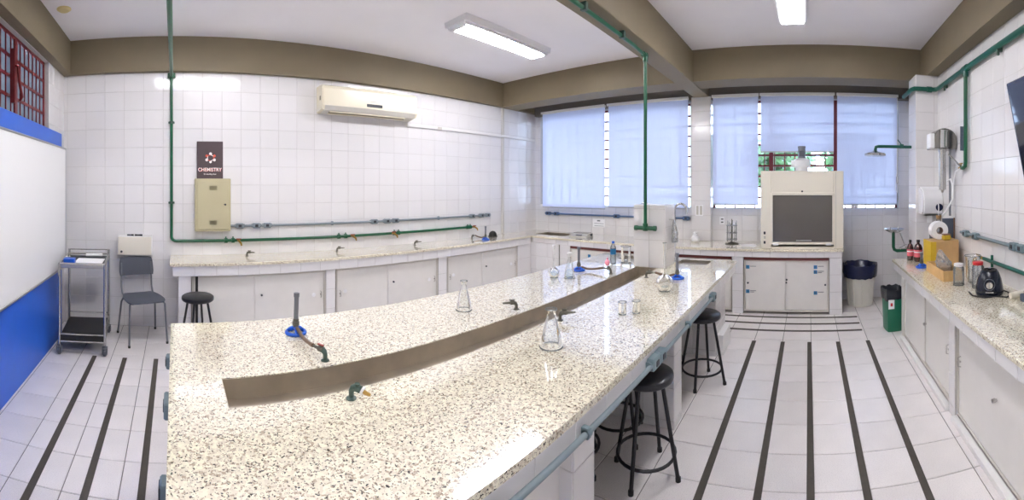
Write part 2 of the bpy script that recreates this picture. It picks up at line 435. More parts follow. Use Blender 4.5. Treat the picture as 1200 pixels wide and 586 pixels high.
# left wall with the high window, blue panelling
LW = (1.2, 4.03, 2.17, 2.905)
mb = MB(); mb.box(XL - .15, XL, YR - .1, YB + .1, 0, LW[2]); mb.box(XL - .15, XL, YR - .1, YB + .1, LW[3], ZC)
mb.box(XL - .15, XL, YR - .1, LW[0], LW[2], LW[3]); mb.box(XL - .15, XL, LW[1], YB + .1, LW[2], LW[3])
wl = struct(mb.build('wall_left', 'grout'), 'white tiled wall with blue panelling and a high window')
tiles(wl, '+x', XL, [(4.22, YB, 0, ZB), (LW[1], 4.22, LW[2], ZB)], TS, (YB - .225, 2.695 - 20 * .215))
pn = MB().box(XL, -1.205, YR, 4.2, 0, 2.172, .004).build('blue_panel', 'blue_paint', wl); pn['label'] = 'bright blue painted panelling'
# beams
struct(MB().box(XL, XW, 4.55, YB, ZB, ZC).build('trim_2', 'beam_paint'), 'taupe beam along the top of the tiled wall')
mb = MB().box(4.82, 5.2, YR, 4.55, ZB, ZC); struct(mb.build('trim_3', 'beam_paint'), 'wide taupe beam in front of the windows')
struct(MB().box(XL, 4.82, YR, -1.376, ZB, ZC).build('trim_4', 'beam_paint'), 'taupe beam along the top of the right wall')
struct(MB().box(XL, -1.2, -1.376, 4.55, ZB, ZC).build('trim_5', 'beam_paint'), 'taupe beam along the top of the left wall')
struct(MB().box(-1.2, 5.66, 1.42, 1.645, 2.895, ZC - .001, .006).build('trim_6', 'beam_paint'), 'taupe cross beam running under the ceiling to the windows')
mb = MB().box(5.645, XW, YR, PY[0], WZ[1], ZC); mb.box(5.645, XW, PY[0], PY[1], 2.9, ZC); mb.box(5.645, XW, PY[1], YB - .07, WZ[1], ZC)
struct(mb.build('trim_7', 'lintel'), 'dark lintel band above the window blinds')
# windows: frame, glazing bars, panes
def window(name, label, fixed, u0, u1, z0, z1, pw, ph, axis, depth=.03, heavy=(), mull=(), pane='pane', barw=.014):
    """u = y; panes in the plane X = fixed"""
    root = bpy.data.objects.new(name, None); C.objects.link(root); struct(root, label); root.location = (fixed, (u0 + u1) / 2, z0)
    ORI[root.name] = Matrix.Translation(root.location)
    t = .028
    fm = MB(); fm.box(fixed - depth, fixed + depth, u0, u1, z0, z0 + t); fm.box(fixed - depth, fixed + depth, u0, u1, z1 - t, z1)
    fm.box(fixed - depth, fixed + depth, u0, u0 + t, z0 + t, z1 - t); fm.box(fixed - depth, fixed + depth, u1 - t, u1, z0 + t, z1 - t)
    part('window_frame', 'maroon', root, fm)
    nu = max(1, round((u1 - u0 - 2 * t) / pw)); nz = max(1, round((z1 - z0 - 2 * t) / ph))
    du = (u1 - u0 - 2 * t) / nu; dz = (z1 - z0 - 2 * t) / nz
    for i in range(1, nu):
        wd = .03 if i in heavy else barw / 2
        part('glazing_bar', 'maroon', root, MB().box(fixed - depth * .8, fixed + depth * .8, u0 + t + i * du - wd, u0 + t + i * du + wd, z0 + t, z1 - t))
    for j in range(1, nz):
        part('glazing_bar', 'maroon', root, MB().box(fixed - depth * .7, fixed + depth * .7, u0 + t, u1 - t, z0 + t + j * dz - barw, z0 + t + j * dz + barw))
    for x in mull:
        yy = YatX(x, fixed); part('mullion', 'maroon', root, MB().box(fixed - depth * 1.2, fixed + depth * 1.2, yy - .03, yy + .03, z0 + t, z1 - t))
    me = None; Wi = ORI[root.name].inverted()
    for i in range(nu):
        for j in range(nz):
            if me is None:
                o = MB().box(-.002, .002, -du / 2 + .003, du / 2 - .003, -dz / 2 + .003, dz / 2 - .003).build('pane', pane, root, world=False); me = o.data
            else:
                o = bpy.data.objects.new('pane', me); C.objects.link(o); o.parent = root
            o.location = Wi @ Vector((fixed, u0 + t + (i + .5) * du, z0 + t + (j + .5) * dz))
    return root
window('window_1', 'wide maroon grid window behind the two closed blinds by the corner', 5.90, W1[0], W1[1], WZ[0] - .022, WZ[1], .174, .158, 'x', heavy=())
window('window_2', 'wide maroon grid window behind three blinds and the fume hood', 5.90, W2[0], W2[1], WZ[0] - .022, WZ[1], .148, .158, 'x', mull=(904, 979))
w3 = window('window_3', 'high maroon grid window above the blue panelling', XL - .06, LW[0], LW[1], LW[2], LW[3], .105, .158, 'x', mull=(17,), pane='frosted', depth=.014)
hy = YatX(17, XL); lv = MB().tube([(XL - .02, hy, 2.62), (XL + .03, hy, 2.60), (XL + .04, hy + .02, 2.45), (XL + .045, hy + .06, 2.36), (XL + .02, hy + .07, 2.33)], .013, 8)
lv.box(XL - .03, XL + .01, hy - .02, hy + .02, 2.30, 2.75); part('window_lever', 'maroon', w3, lv, 40)
# outdoors behind the panes
gr = MB().box(XW + .3, XW + 14, -12, 18, -.9, -.8).build('ground', 'ground'); tag(gr, 'bare ground outside the windows', None, None, 'structure')
def tree(x, y, hgt, r, label):
    t = thing('tree', label, 'tree', (x, y, -.8), 0, 'trees outside the windows')
    part('trunk', 'bark', t, MB().tube([(x, y, -.8), (x + .05, y, hgt * .4), (x, y + .1, hgt * .7)], [.12, .09, .05], 8), 40)
    fb = MB(); rd = random.Random(int(x * 100 + y * 31))
    for k in range(420):
        u, v_, q = rd.gauss(0, 1), rd.gauss(0, 1), rd.gauss(0, 1); n = math.sqrt(u * u + v_ * v_ + q * q) + 1e-6; s_ = rd.random() ** .5
        c = Vector((x + u / n * r * s_, y + v_ / n * r * s_, hgt * .72 + q / n * r * .8 * s_))
        a = Vector((rd.gauss(0, 1), rd.gauss(0, 1), rd.gauss(0, 1))).normalized() * .16; b = a.orthogonal().normalized() * .08
        fb.add([c - a, c + b, c + a, c - b], [(0, 1, 2, 3)])
    part('foliage', 'leaf', t, fb)
tree(9.2, .75, 3.0, .85, 'leafy tree seen through the panes left of the fume hood blower')
tree(9.9, -1.15, 3.2, .8, 'leafy tree seen through the panes right of the fume hood blower')
# ================================================================== BLINDS
def blind(px0, px1, pyb, label, X=5.60):
    y1, y0 = YatX(px0, X), YatX(px1, X)
    xm = (px0 + px1) / 2; zb = onx(xm, pyb, X).z; zt = onx(900, 112.5, X).z
    t = thing('roller_blind', label, 'blind', (X, (y0 + y1) / 2, zb), 0, 'roller blinds on the window wall')
    n = 10; mb = MB(); V = []
    for i in range(n + 1):
        for q in range(7):
            f = q / 6; V.append((X + .004 * math.sin(i * 1.7 + q), y0 + (y1 - y0) * i / n, zb + (zt - zb) * f))
    mb.add(V, [(i * 7 + q, (i + 1) * 7 + q, (i + 1) * 7 + q + 1, i * 7 + q + 1) for i in range(n) for q in range(6)])
    part('cloth', 'blind', t, mb, 60)
    part('bottom_bar', 'aluminium', t, MB().box(X - .008, X + .008, y0, y1, zb - .018, zb, .003))
    part('roller_tube', 'white_paint', t, MB().cyl((X + .01, y0, zt + .012), (X + .01, y1, zt + .012), .02, 10), 40)
    part('valance', 'white_paint', t, MB().box(X - .045, X - .03, y0 - .012, y1 + .012, zt - .004, zt + .035, .003))
blind(636, 709, 243, 'closed pale roller blind nearest the tiled corner of the room')
blind(713, 806.5, 243, 'widest closed pale roller blind behind the gas pipe and tiled post')
blind(835.5, 888.5, 239, 'narrow pale roller blind just left of the fume hood')
blind(891.5, 977, 177, 'short half-raised pale roller blind above the fume hood')
blind(981, 1051, 239, 'pale roller blind behind the emergency shower head')
t = thing('blind_cord', 'thin looped pull cord hanging beside the shower arm', 'cord', onx(1051, 230, 5.57))
part('cord', 'white_plastic', t, MB().tube([onx(1051.5, 115, 5.575), onx(1051, 200, 5.575), onx(1049.5, 222, 5.575), onx(1051.5, 226, 5.575), onx(1052, 215, 5.575), onx(1051.3, 200, 5.575)], .004, 6))
# ================================================================== CEILING LIGHTS
def luminaire(x0, x1, y0, y1, label, tube='tube_light'):
    yc = (y0 + y1) / 2; z = ZC
    t = thing('ceiling_light', label, 'light', ((x0 + x1) / 2, yc, z - .075), 0, 'ceiling lights')
    mb = MB(); mb.prism([(y0, z), (y0 + .015, z - .06), (y1 - .015, z - .06), (y1, z)], x0, x1, 'x')
    part('housing', 'lamp_white', t, mb)
    for s_ in (-1, 1):
        a = yc + s_ * .125
        part('reflector_lip', 'lamp_white', t, MB().box(x0 + .02, x1 - .02, a - .012, a + .012, z - .085, z - .058, .004))
    for s_ in (-.5, .5):
        part('tube', tube, t, MB().cyl((x0 + .07, yc + s_ * .12, z - .08), (x1 - .07, yc + s_ * .12, z - .08), .019, 12), 40)
    for xx in (x0 + .02, x1 - .06):
        part('end_cap', 'lamp_white', t, MB().box(xx, xx + .04, yc - .11, yc + .11, z - .1, z - .058, .004))
luminaire(2.6, 3.98, 2.95, 3.29, 'lit fluorescent ceiling light between the cross beam and tiled wall')
luminaire(2.62, 4.03, .0, .31, 'lit fluorescent ceiling light cut by the top edge, beyond the cross beam', 'tube_light_weak')
luminaire(-.35, 1.03, 2.80, 3.14, 'fluorescent ceiling light mirrored in the tiles above the sign')
luminaire(-.35, 1.03, .0, .31, 'added unseen ceiling light brightening the near end of the island')  # unseen fixture, added to brighten the near island and the left floor
p = onz(75, 10.5, ZC); t = thing('ceiling_disc', 'small yellowed round plate on the ceiling at upper left', 'ceiling plate', (p.x, p.y, ZC - .02))
part('plate', 'disc_yellow', t, MB().lathe([(.062, ZC), (.062, ZC - .012), (.05, ZC - .02), (.001, ZC - .022)], (p.x, p.y, 0), 24), 30)
part('rim', 'disc_yellow', t, MB().lathe([(.07, ZC), (.07, ZC - .006), (.06, ZC - .008)], (p.x, p.y, 0), 24, cap0=False, cap1=False), 30)
# ================================================================== FLOOR STRIPS
def strip(x0, x1, y0, y1, label, grp):
    o = MB().box(x0, x1, y0, y1, 0, .004, .001).build('floor_strip', 'strip'); tag(o, label, 'floor strip', grp)
G1 = 'grip strips in front of the whiteboard'
for xx, n in ((-.75, 'nearest the blue wall'), (-.463, 'in the middle of the three by the whiteboard'), (-.172, 'closest to the near end of the island')):
    strip(xx - .021, xx + .021, -.9, 3.74, 'dark grip strip on the floor, ' + n, G1)
for yy, n in ((.56, 'nearest the stools'), (.262, 'second from the stools'), (-.012, 'third from the stools, running straight away'), (-.305, 'fourth from the stools'), (-.615, 'nearest the side bench')):
    strip(.9, 4.15, yy - .021, yy + .021, 'long dark grip strip in the aisle, ' + n, 'grip strips along the aisle')
for xx, n in ((4.93, 'farthest from camera, by the hood cabinet'), (4.70, 'middle of the three by the hood cabinet'), (4.47, 'nearest of the three before the hood cabinet')):
    strip(xx - .02, xx + .02, -.6, 1.05, 'short crosswise dark grip strip, ' + n, 'crosswise grip strips')
# ================================================================== LEFT WALL: WHITEBOARD
t = thing('whiteboard', 'large white writing board on the blue panelling', 'whiteboard', (-1.19, 2.0, .73))
part('board', 'whiteboard', t, MB().box(-1.2, -1.18, -1.2, 4.27 - .012, .742, 2.008))
fm = MB(); fm.box(-1.203, -1.172, -1.2, 4.27, .728, .745, .003); fm.box(-1.203, -1.172, -1.2, 4.27, 2.005, 2.022, .003); fm.box(-1.203, -1.172, 4.255, 4.272, .728, 2.022, .003)
part('board_frame', 'aluminium', t, fm)
# ================================================================== PIPES AND CONDUITS ON THE TILED WALL
def gas_tap(name_parent, p, dirv, mats=('green_pipe', 'brass'), s=1.0):
    p = Vector(p); d = Vector(dirv).normalized()
    part('valve_body', mats[0], name_parent, MB().cyl(p - d * .03 * s, p + d * .03 * s, .019 * s, 10), 40)
    return p
t = thing('gas_pipe', 'thin green gas pipe dropping down the tiled wall and along above its bench', 'pipe', (-.03, 4.57, .98))
Z1 = .985
PX = -.035
mb = MB().tube([(PX, -1.3, 2.86), (PX, 4.57, 2.86)], .021, 12); part('overhead_run', 'green_pipe', t, mb, 40)
mb = MB().tube([(PX, 4.585, 2.86)] + [(PX, 4.585, 2.5), (PX, 4.585, 1.05)] + arc((PX + .05, 4.585, Z1 + .05), .05, PI, 1.5 * PI, 5, 'xz') + [(2, 4.585, Z1), (XatY(551, 4.585), 4.585, Z1)], .017, 10)
part('wall_run', 'green_pipe', t, mb, 40)
part('flange', 'green_pipe', t, MB().cyl((PX, 4.585, 2.84), (PX, 4.585, 2.885), .045, 14).cyl((PX, 4.54, 2.86), (PX, 4.61, 2.86), .032, 12), 40)
for z in (2.33, 1.42):
    part('clamp', 'dark_green', t, MB().cyl((PX, 4.585, z - .012), (PX, 4.585, z + .012), .028, 10).box(PX - .035, PX + .035, 4.58, YB, z - .01, z + .01), 40)
for xs in ((264.7, 273, 279), (397, 405, 412), (467, 462, 460), (548, 551, 554)):
    for k, x in enumerate(xs[:2]):
        X = XatY(x, 4.585); part('fitting', 'green_pipe', t, MB().cyl((X - .018, 4.585, Z1), (X + .018, 4.585, Z1), .028, 10).cyl((X, 4.585, Z1), (X, 4.585, Z1 + .045), .008, 8), 40)
    X = XatY(xs[2], 4.57)
    tp = part('outlet_tap', 'brass', t, MB().tube([(X, 4.585, Z1), (X, 4.53, Z1 + .005), (X + .02, 4.49, Z1 - .02), (X + .028, 4.485, Z1 - .05)], [.014, .014, .012, .009], 8), 40)
    part('tap_lever', 'red_handle', tp, MB().box(X - .03, X + .03, 4.52, 4.535, Z1 + .015, Z1 + .028, .003))
def conduit(label, pts, zc, r, boxes, normal, material, boxmat, loc, clamps=(), nm='conduit'):
    """pts world polyline; boxes list of (point, double)"""
    t = thing(nm, label, 'conduit', loc)
    part('tube', material, t, MB().tube(pts, r, 10), 40)
    N = Vector(normal); U = Vector((0, 0, 1)).cross(N)
    for p in boxes:
        p = Vector(p); M = Matrix.Translation(p) @ Matrix((U, Vector((0, 0, 1)), N)).transposed().to_4x4()
        b = MB().box(-.045, .045, -.03, .03, -.02, .03, .008); b.cyl((-.058, 0, 0), (.058, 0, 0), .022, 10); b.xform(M)
        o = part('junction_box', boxmat, t, b)
        part('socket', 'socket_dark', o, MB().box(-.018, .018, -.015, .015, .026, .0335, .003).xform(M))
    for p in clamps:
        p = Vector(p); M = Matrix.Translation(p) @ Matrix((U, Vector((0, 0, 1)), N)).transposed().to_4x4()
        part('clamp', boxmat, t, MB().cyl((-.012, 0, 0), (.012, 0, 0), r * 1.5, 10).box(-.012, .012, -r * 1.6, r * 1.9, -.02, r, .003).xform(M), 40)
    return t
conduit('grey socket conduit leaving the beige panel along the tiled wall', [(.62, 4.595, 1.15), (XatY(574, 4.59), 4.595, 1.15)], 1.15, .014,
        [(XatY(x, 4.58), 4.598, 1.15) for x in (281.3, 300.7, 313.3, 439, 454.3, 464, 554, 565, 572)], (0, -1, 0), 'conduit_grey', 'conduit_grey', (2.5, 4.595, 1.15), [(XatY(390, 4.58), 4.6, 1.15), (XatY(515, 4.58), 4.6, 1.15)])
t = thing('cable_duct', 'white cable duct running from the air conditioner to the window corner', 'duct', (4.2, 4.6, 2.43))
part('duct', 'white_paint', t, MB().box(2.98, 4.85, 4.585, YB - .003, 2.42, 2.455, .004).box(4.91, 5.7, 4.585, YB - .003, 2.42, 2.455, .004).box(4.84, 4.92, 4.575, 4.6, 2.42, 2.455, .004))
part('duct_joint', 'cabinet_edge', t, MB().box(3.5, 3.58, 4.58, YB - .003, 2.415, 2.46, .004))
# panel, sign
t = thing('electrical_panel', 'beige metal electrical panel box under the chemistry sign', 'panel box', (.43, 4.56, 1.10))
part('body', 'panel_beige', t, MB().box(.228, .632, 4.51, YB - .003, 1.098, 1.692, .006))
d = part('door', 'panel_beige', t, MB().box(.250, .610, 4.498, 4.512, 1.122, 1.668, .004))
for z in (1.585, 1.195):
    for k in range(4): part('louvre', 'panel_dark', d, MB().box(.39, .475, 4.492, 4.5, z - .018 + k * .012, z - .012 + k * .012))
part('latch', 'socket_dark', d, MB().cyl((.568, 4.499, 1.4), (.568, 4.485, 1.4), .011, 10).box(.55, .57, 4.485, 4.492, 1.396, 1.404))
sg = thing('chemistry_sign', 'dark brown chemistry sign board with molecule drawing on the panel box', 'sign', (.405, 4.6, 1.694))
bd = part('board', 'sign_brown', sg, MB().box(.253, .553, 4.59, 4.606, 1.694, 2.118, .003))
cx, cz = .410, 1.93
ang = [90, 30, -30, -90, 210, 150]
pts = [(cx + .038 * math.cos(math.radians(a)), cz + .038 * math.sin(math.radians(a))) for a in ang]
for i in range(6):
    a, b = pts[i], pts[(i + 1) % 6]
    part('bond', 'sign_red' if i % 2 else 'sign_white', bd, MB().cyl((a[0], 4.588, a[1]), (b[0], 4.588, b[1]), .004, 6))
for an, rr, m_ in ((90, .017, 'sign_white'), (210, .017, 'sign_white'), (330, .017, 'sign_white'), (270, .015, 'sign_white'), (150, .016, 'sign_red'), (30, .016, 'sign_red')):
    q = (cx + .05 * math.cos(math.radians(an)), cz + .046 * math.sin(math.radians(an)))
    part('atom', m_, bd, MB().cyl((q[0], 4.5895, q[1]), (q[0], 4.5855, q[1]), rr, 14), 40)
def text(body, size, material, parent, loc, rot, name='lettering', align='CENTER', ext=.001, sx=1.0):
    cu = bpy.data.curves.new(name, 'FONT'); cu.body = body; cu.size = size; cu.align_x = align; cu.align_y = 'CENTER'; cu.extrude = ext; cu.offset = size * .012
    o = bpy.data.objects.new('tmp', cu); C.objects.link(o); dg = bpy.context.evaluated_depsgraph_get()
    me = bpy.data.meshes.new_from_object(o.evaluated_get(dg)); bpy.data.objects.remove(o)
    me.materials.clear(); me.materials.append(MATS[material])
    o = bpy.data.objects.new(name, me); C.objects.link(o); o.parent = parent
    o.matrix_local = ORI.get(parent.name, Matrix()).inverted() @ Matrix.Translation(Vector(loc)) @ rot @ Matrix.Diagonal((sx, 1, 1, 1))
    return o
RY = Matrix.Rotation(PI / 2, 4, 'X')                 # faces -Y
RX = Matrix((Vector((0, -1, 0)), Vector((0, 0, 1)), Vector((-1, 0, 0)))).transposed().to_4x4()   # faces -X
RP = Matrix((Vector((-1, 0, 0)), Vector((0, 0, 1)), Vector((0, 1, 0)))).transposed().to_4x4()    # faces +Y
text('CHEMISTRY', .056, 'sign_red', bd, (.4045, 4.5888, 1.7915), RY, 'lettering_shadow', sx=.92)
text('CHEMISTRY', .056, 'sign_white', bd, (.401, 4.5872, 1.7945), RY, sx=.92)
text('It\u2019s bonding time', .021, 'sign_white', bd, (.403, 4.5885, 1.745), RY, 'small_lettering')
# air conditioner
t = thing('air_conditioner', 'cream split air conditioner high on the tiled wall', 'air conditioner', (2.36, 4.6, 2.49))
prof = [(4.615, 2.815), (4.47, 2.815), (4.435, 2.80), (4.42, 2.765), (4.415, 2.56), (4.44, 2.515), (4.615, 2.49)]
part('casing', 'ac_cream', t, MB().prism(prof, 1.71, 3.02, 'x'), 20)
for a, b in ((1.695, 1.71), (3.02, 3.035)): part('end_cap', 'ac_cream', t, MB().prism([(y + (.008 if y < 4.6 else 0), z + (-.006 if z > 2.6 else .006)) for y, z in prof], a, b, 'x'))
part('lower_trim', 'ac_grey', t, MB().prism([(4.412, 2.562), (4.44, 2.508), (4.6, 2.484), (4.6, 2.489), (4.444, 2.516), (4.418, 2.565)], 1.73, 3.0, 'x'))
for k in range(3): part('louvre', 'ac_cream' if k != 1 else 'panel_dark', t, MB().box(1.80, 2.86, 4.445 + k * .035, 4.462 + k * .035, 2.488 - k * .006, 2.503 - k * .006, .003))
part('display', 'socket_dark', t, MB().box(2.28, 2.50, 4.409, 4.417, 2.585, 2.622, .003))
part('badge', 'ac_grey', t, MB().box(2.335, 2.42, 4.4105, 4.418, 2.652, 2.662, .002))
part('side_vent', 'panel_dark', t, MB().box(1.690, 1.696, 4.47, 4.50, 2.63, 2.68))
# white wall box
t = thing('wall_box', 'small white metal box on the tiles above the grey chair', 'box', (-.45, 4.55, .83))
part('body', 'white_paint', t, MB().box(-.643, -.252, 4.50, YB - .003, .828, 1.045, .004))
part('front_panel', 'cream', t, MB().box(-.635, -.26, 4.494, 4.502, .836, 1.037, .003))
part('lock', 'socket_dark', t, MB().cyl((-.595, 4.495, .872), (-.595, 4.486, .872), .013, 10), 40)
for x0, L, m_, n in ((-.50, .07, 'grey_plastic', 'grey marker pen lying on the white wall box'), (-.455, .05, 'white_plastic', 'short white marker lying on the white wall box'), (-.40, .065, 'black_paint', 'black marker pen lying on the white wall box')):
    t = thing('marker_pen', n, 'marker', (x0, 4.53, 1.045)); part('barrel', m_, t, MB().cyl((x0 - L / 2, 4.53, 1.055), (x0 + L / 2 - .02, 4.53, 1.055), .0095, 10), 40)
    part('cap', 'black_paint', t, MB().cyl((x0 + L / 2 - .02, 4.53, 1.055), (x0 + L / 2 + .006, 4.53, 1.055), .0105, 10), 40)
# ================================================================== BENCH ALONG THE TILED WALL
def cabinet(name_label, face, plane, u0, u1, z0, z1, splits, depth, knobs, loc, rail=None):
    """two or more sliding doors in a frame. face '-y' / '-x' / '+y'"""
    t = thing('base_cabinet', name_label, 'cabinet', loc)
    sg_ = {'-y': 1, '-x': 1, '+y': -1}[face]
    def bx(a0, a1, d0, d1, za, zb, b=.002):
        if face == '-x': return MB().box(plane + d0, plane + d1, a0, a1, za, zb, b)
        return MB().box(a0, a1, plane + sg_ * d0, plane + sg_ * d1, za, zb, b)
    e = .018
    fr = bx(u0, u0 + e, -.006, depth, z0, z1); 
    for q in (bx(u1 - e, u1, -.006, depth, z0, z1), bx(u0 + e, u1 - e, -.004, depth, z1 - e, z1), bx(u0 + e, u1 - e, -.004, depth, z0, z0 + e), bx(u0 + e, u1 - e, depth - .01, depth, z0 + e, z1 - e)):
        fr.add(q.v, q.f)
    part('frame', 'cabinet_edge', t, fr)
    if rail: part('rail', rail, t, bx(u0, u1, -.012, .01, z1 - .004, z1 + .03))
    ed = [u0 + e + .002] + splits + [u1 - e - .002]
    for i in range(len(ed) - 1):
        o_ = .0 if i % 2 else .014
        dr = part('door', 'cabinet', t, bx(ed[i] - (.0 if i == 0 else .012), ed[i + 1], o_ + .001, o_ + .013, z0 + e + .002, z1 - e - .002, .003))
        for (kd, a, z, kind) in knobs:
            if kd != i: continue
            n = {'-y': Vector((0, -1, 0)), '-x': Vector((-1, 0, 0)), '+y': Vector((0, 1, 0))}[face]
            p = Vector((a, plane + sg_ * o_, z)) if face != '-x' else Vector((plane + o_, a, z))
            if kind == 'lock': part('lock', 'socket_dark', dr, MB().cyl(p, p + n * .014, .011, 10), 40)
            elif kind == 'knob': part('knob', 'steel', dr, MB().cyl(p, p + n * .012, .008, 10).cyl(p + n * .012, p + n * .028, .013, 12, .011), 40)
            elif kind == 'ring': part('finger_pull', 'white_plastic', dr, MB().cyl(p, p + n * .006, .022, 16).cyl(p + n * .005, p + n * .01, .012, 12), 40)
            elif kind == 'latch': 
                u = Vector((1, 0, 0)) if face != '-x' else Vector((0, 1, 0))
                part('latch', 'steel', dr, MB().tube([p + Vector((0, 0, .035)), p + n * .02 + Vector((0, 0, .03)), p + n * .02 - Vector((0, 0, .03)), p - Vector((0, 0, .035))], .004, 6).cyl(p + u * .0, p + n * .008, .007, 8))
    return t
YF = 4.09
wt = MB().box(-.05, 4.99, YF, YB - .004, BT - .03, BT, .003).build('bench_worktop', 'granite'); tag(wt, 'long speckled granite worktop along the tiled wall', 'worktop')
bs = thing('masonry_bench', 'white tiled base carrying the bench along the tiled wall', 'bench base', (2.4, 4.35, 0))
ap = part('apron', 'grout', bs, MB().box(-.02, 5.0, YF + .02, YF + .10, .686, BT - .031))
tiles(ap, '-y', YF + .02, [(-.02, 5.0, .686, BT - .031)], (.225, .2), (-.02, .686))
pil = [(XatY(209, 4.13), XatY(224, 4.13)), (XatY(382, 4.13), XatY(393, 4.13)), (XatY(513.5, 4.13), XatY(523.5, 4.13)), (XatY(606.5, 4.13), 5.018)]
for a, b in pil:
    o = part('pillar', 'grout', bs, MB().box(a, b, 4.128, YB - .004, 0, .686))
    tiles(o, '-y', 4.128, [(a, b, 0, .686)], (.3, .215), (a, .686 - 4 * .215), limit=20)
cabs = [(224.6, 381.6, 300, 'grey sliding-door cabinet under the tiled-wall bench behind the stool'), (393.6, 513, 456, 'grey sliding-door cabinet in the middle of the tiled-wall bench'), (524, 606, 566, 'grey sliding-door cabinet at the far end of the tiled-wall bench')]
for a, b, s_, lb in cabs:
    u0, u1, us = XatY(a, 4.15), XatY(b, 4.15), XatY(s_, 4.15)
    cabinet(lb, '-y', 4.15, u0 + .002, u1 - .002, .04, .684, [us], .42, [(0, u0 + .12, .42, 'ring'), (0, u0 + .055, .40, 'latch'), (1, us + .06, .46, 'lock'), (1, u1 - .14, .42, 'ring'), (1, u1 - .06, .42, 'latch')], ((u0 + u1) / 2, 4.3, .04))
t = thing('support_post', 'thin black upright post under the bench behind the black stool', 'post', (XatY(230.5, 4.11), 4.10, 0))
px_ = XatY(230.5, 4.11); part('post', 'black_paint', t, MB().box(px_ - .013, px_ + .013, 4.095, 4.12, .008, .684)); part('foot', 'black_paint', t, MB().box(px_ - .03, px_ + .03, 4.08, 4.126, 0, .008))
# gas outlets standing on a bench
def bench_tap(p, a, label, grp, style=0, L=.075):
    """turret: base plate, stem, angled cock with nozzle pointing at angle a"""
    p = Vector(p); t = thing('gas_outlet', label, 'gas tap', p, a, grp)
    bm_ = ('dark_green', 'old_metal', 'dark_green')[style]; k_ = .8
    def q(*v): return tuple(c * k_ for c in v)
    dn = -.012 if style == 2 else 0
    part('base_plate', bm_, t, MB().lathe([q(.024, 0), q(.024, .005), q(.013, .01)], (0, 0, 0), 14), 40, False)
    part('stem', bm_, t, MB().tube([q(0, 0, .006), q(0, 0, .036), q(.008, 0, .05), q(.025, 0, .056)], [c * k_ for c in (.012, .013, .016, .017)], 10), 40, False)
    part('cock', 'old_metal' if style != 2 else 'dark_green', t, MB().cyl(q(.015, 0, .056), q(.05, 0, .056 + dn * .6), .017 * k_, 10).cyl(q(.03, 0, .045), q(.03, 0, .075), .013 * k_, 10), 40, False)
    part('nozzle', 'brass' if style == 2 else 'old_metal', t, MB().tube([q(.05, 0, .056 + dn * .6), q(.062, 0, .056 + dn), (L, 0, (.057 + dn * 1.5) * k_), (L + .016, 0, (.058 + dn * 2) * k_)], [.010, .0075, .0075, .005], 8), 40, False)
    part('lever', 'red_handle' if style == 0 else 'old_metal' if style == 1 else 'white_plastic', t, MB().box(.012 * k_, .06 * k_, -.006, .006, .075 * k_, .083 * k_, .002) if style != 2 else MB().cyl(q(.05, 0, .056 + dn * .6), q(.06, 0, .056 + dn), .02 * k_, 14), None, False)
    return t
for k, (x, wd) in enumerate(((289.5, 'nearest the beige panel'), (395, 'second from the beige panel'), (486, 'third from the beige panel'), (553, 'joined to the small far burner'))):
    bench_tap((XatY(x, 4.46), 4.46, BT), -.5 if k < 3 else .25, 'small gas tap on the tiled-wall bench, ' + wd, 'gas taps on the tiled-wall bench', 1)
def burner(p, label, hose_to=None, tilt=0.0, hgt=.2, grp='bunsen burners'):
    p = Vector(p); t = thing('bunsen_burner', label, 'burner', p, 0, grp)
    rim = [(.05 * math.cos(2 * PI * k / 20), .05 * math.sin(2 * PI * k / 20), .008) for k in range(20)]
    bs_ = MB().tube(rim, .0095, 8, True)
    for k in range(3):
        a = 2 * PI * k / 3 + .4; bs_.tube([(.05 * math.cos(a), .05 * math.sin(a), .009), (.028 * math.cos(a), .028 * math.sin(a), .024), (0, 0, .034)], [.009, .011, .013], 8)
    part('base', 'blue_plastic', t, bs_, 50, False)
    part('air_ring', 'red_handle', t, MB().cyl((0, 0, .018), (0, 0, .032), .012, 12), 40, False)
    q = Vector((math.sin(tilt), 0, math.cos(tilt)))
    z = Vector((0, 0, .035))
    part('collar', 'old_metal', t, MB().cyl(z, z + q * .045, .0155, 14).cyl(z + q * .012, z + q * .03, .019, 14), 40, False)
    part('barrel', 'grey_metal', t, MB().cyl(z + q * .045, z + q * (hgt - .055), .0125, 14).cyl(z + q * (hgt - .055), z + q * (hgt - .035), .0155, 14), 40, False)
    if hose_to is not None:
        h = Vector(hose_to) - p; m1 = h * .5 + Vector((0, 0, .0))
        st = Vector((h.x, h.y, 0)).normalized() * .014 + Vector((0, 0, .03))
        pts_ = [st, st + (h - st) * .1 + Vector((0, 0, .006))] + [st + (h - st) * f + Vector((0, 0, -.012 * math.sin(f * PI))) for f in (.3, .5, .7, .9)] + [h]
        part('gas_hose', 'rubber_brown', t, MB().tube(pts_, .0095, 10), 40, False)
    return t
pt = Vector((XatY(553, 4.46), 4.46, BT)); pb = onz(569, 281, BT)
burner(pb, 'small blue-footed burner at the far end of the tiled-wall bench', pt + Vector((.085, .02, .047)))
p = onz(577.5, 277, BT); t = thing('black_bowl', 'black rubber dome lying behind the small far burner', 'bowl', p)
part('shell', 'black_rubber', t, MB().lathe([(.062, 0), (.066, .012), (.058, .05), (.035, .078), (.001, .088)], (0, 0, 0), 20), 40, False)
part('rim', 'black_rubber', t, MB().lathe([(.062, .0), (.072, .003), (.072, .01), (.06, .014)], (0, 0, 0), 20), 40, False)
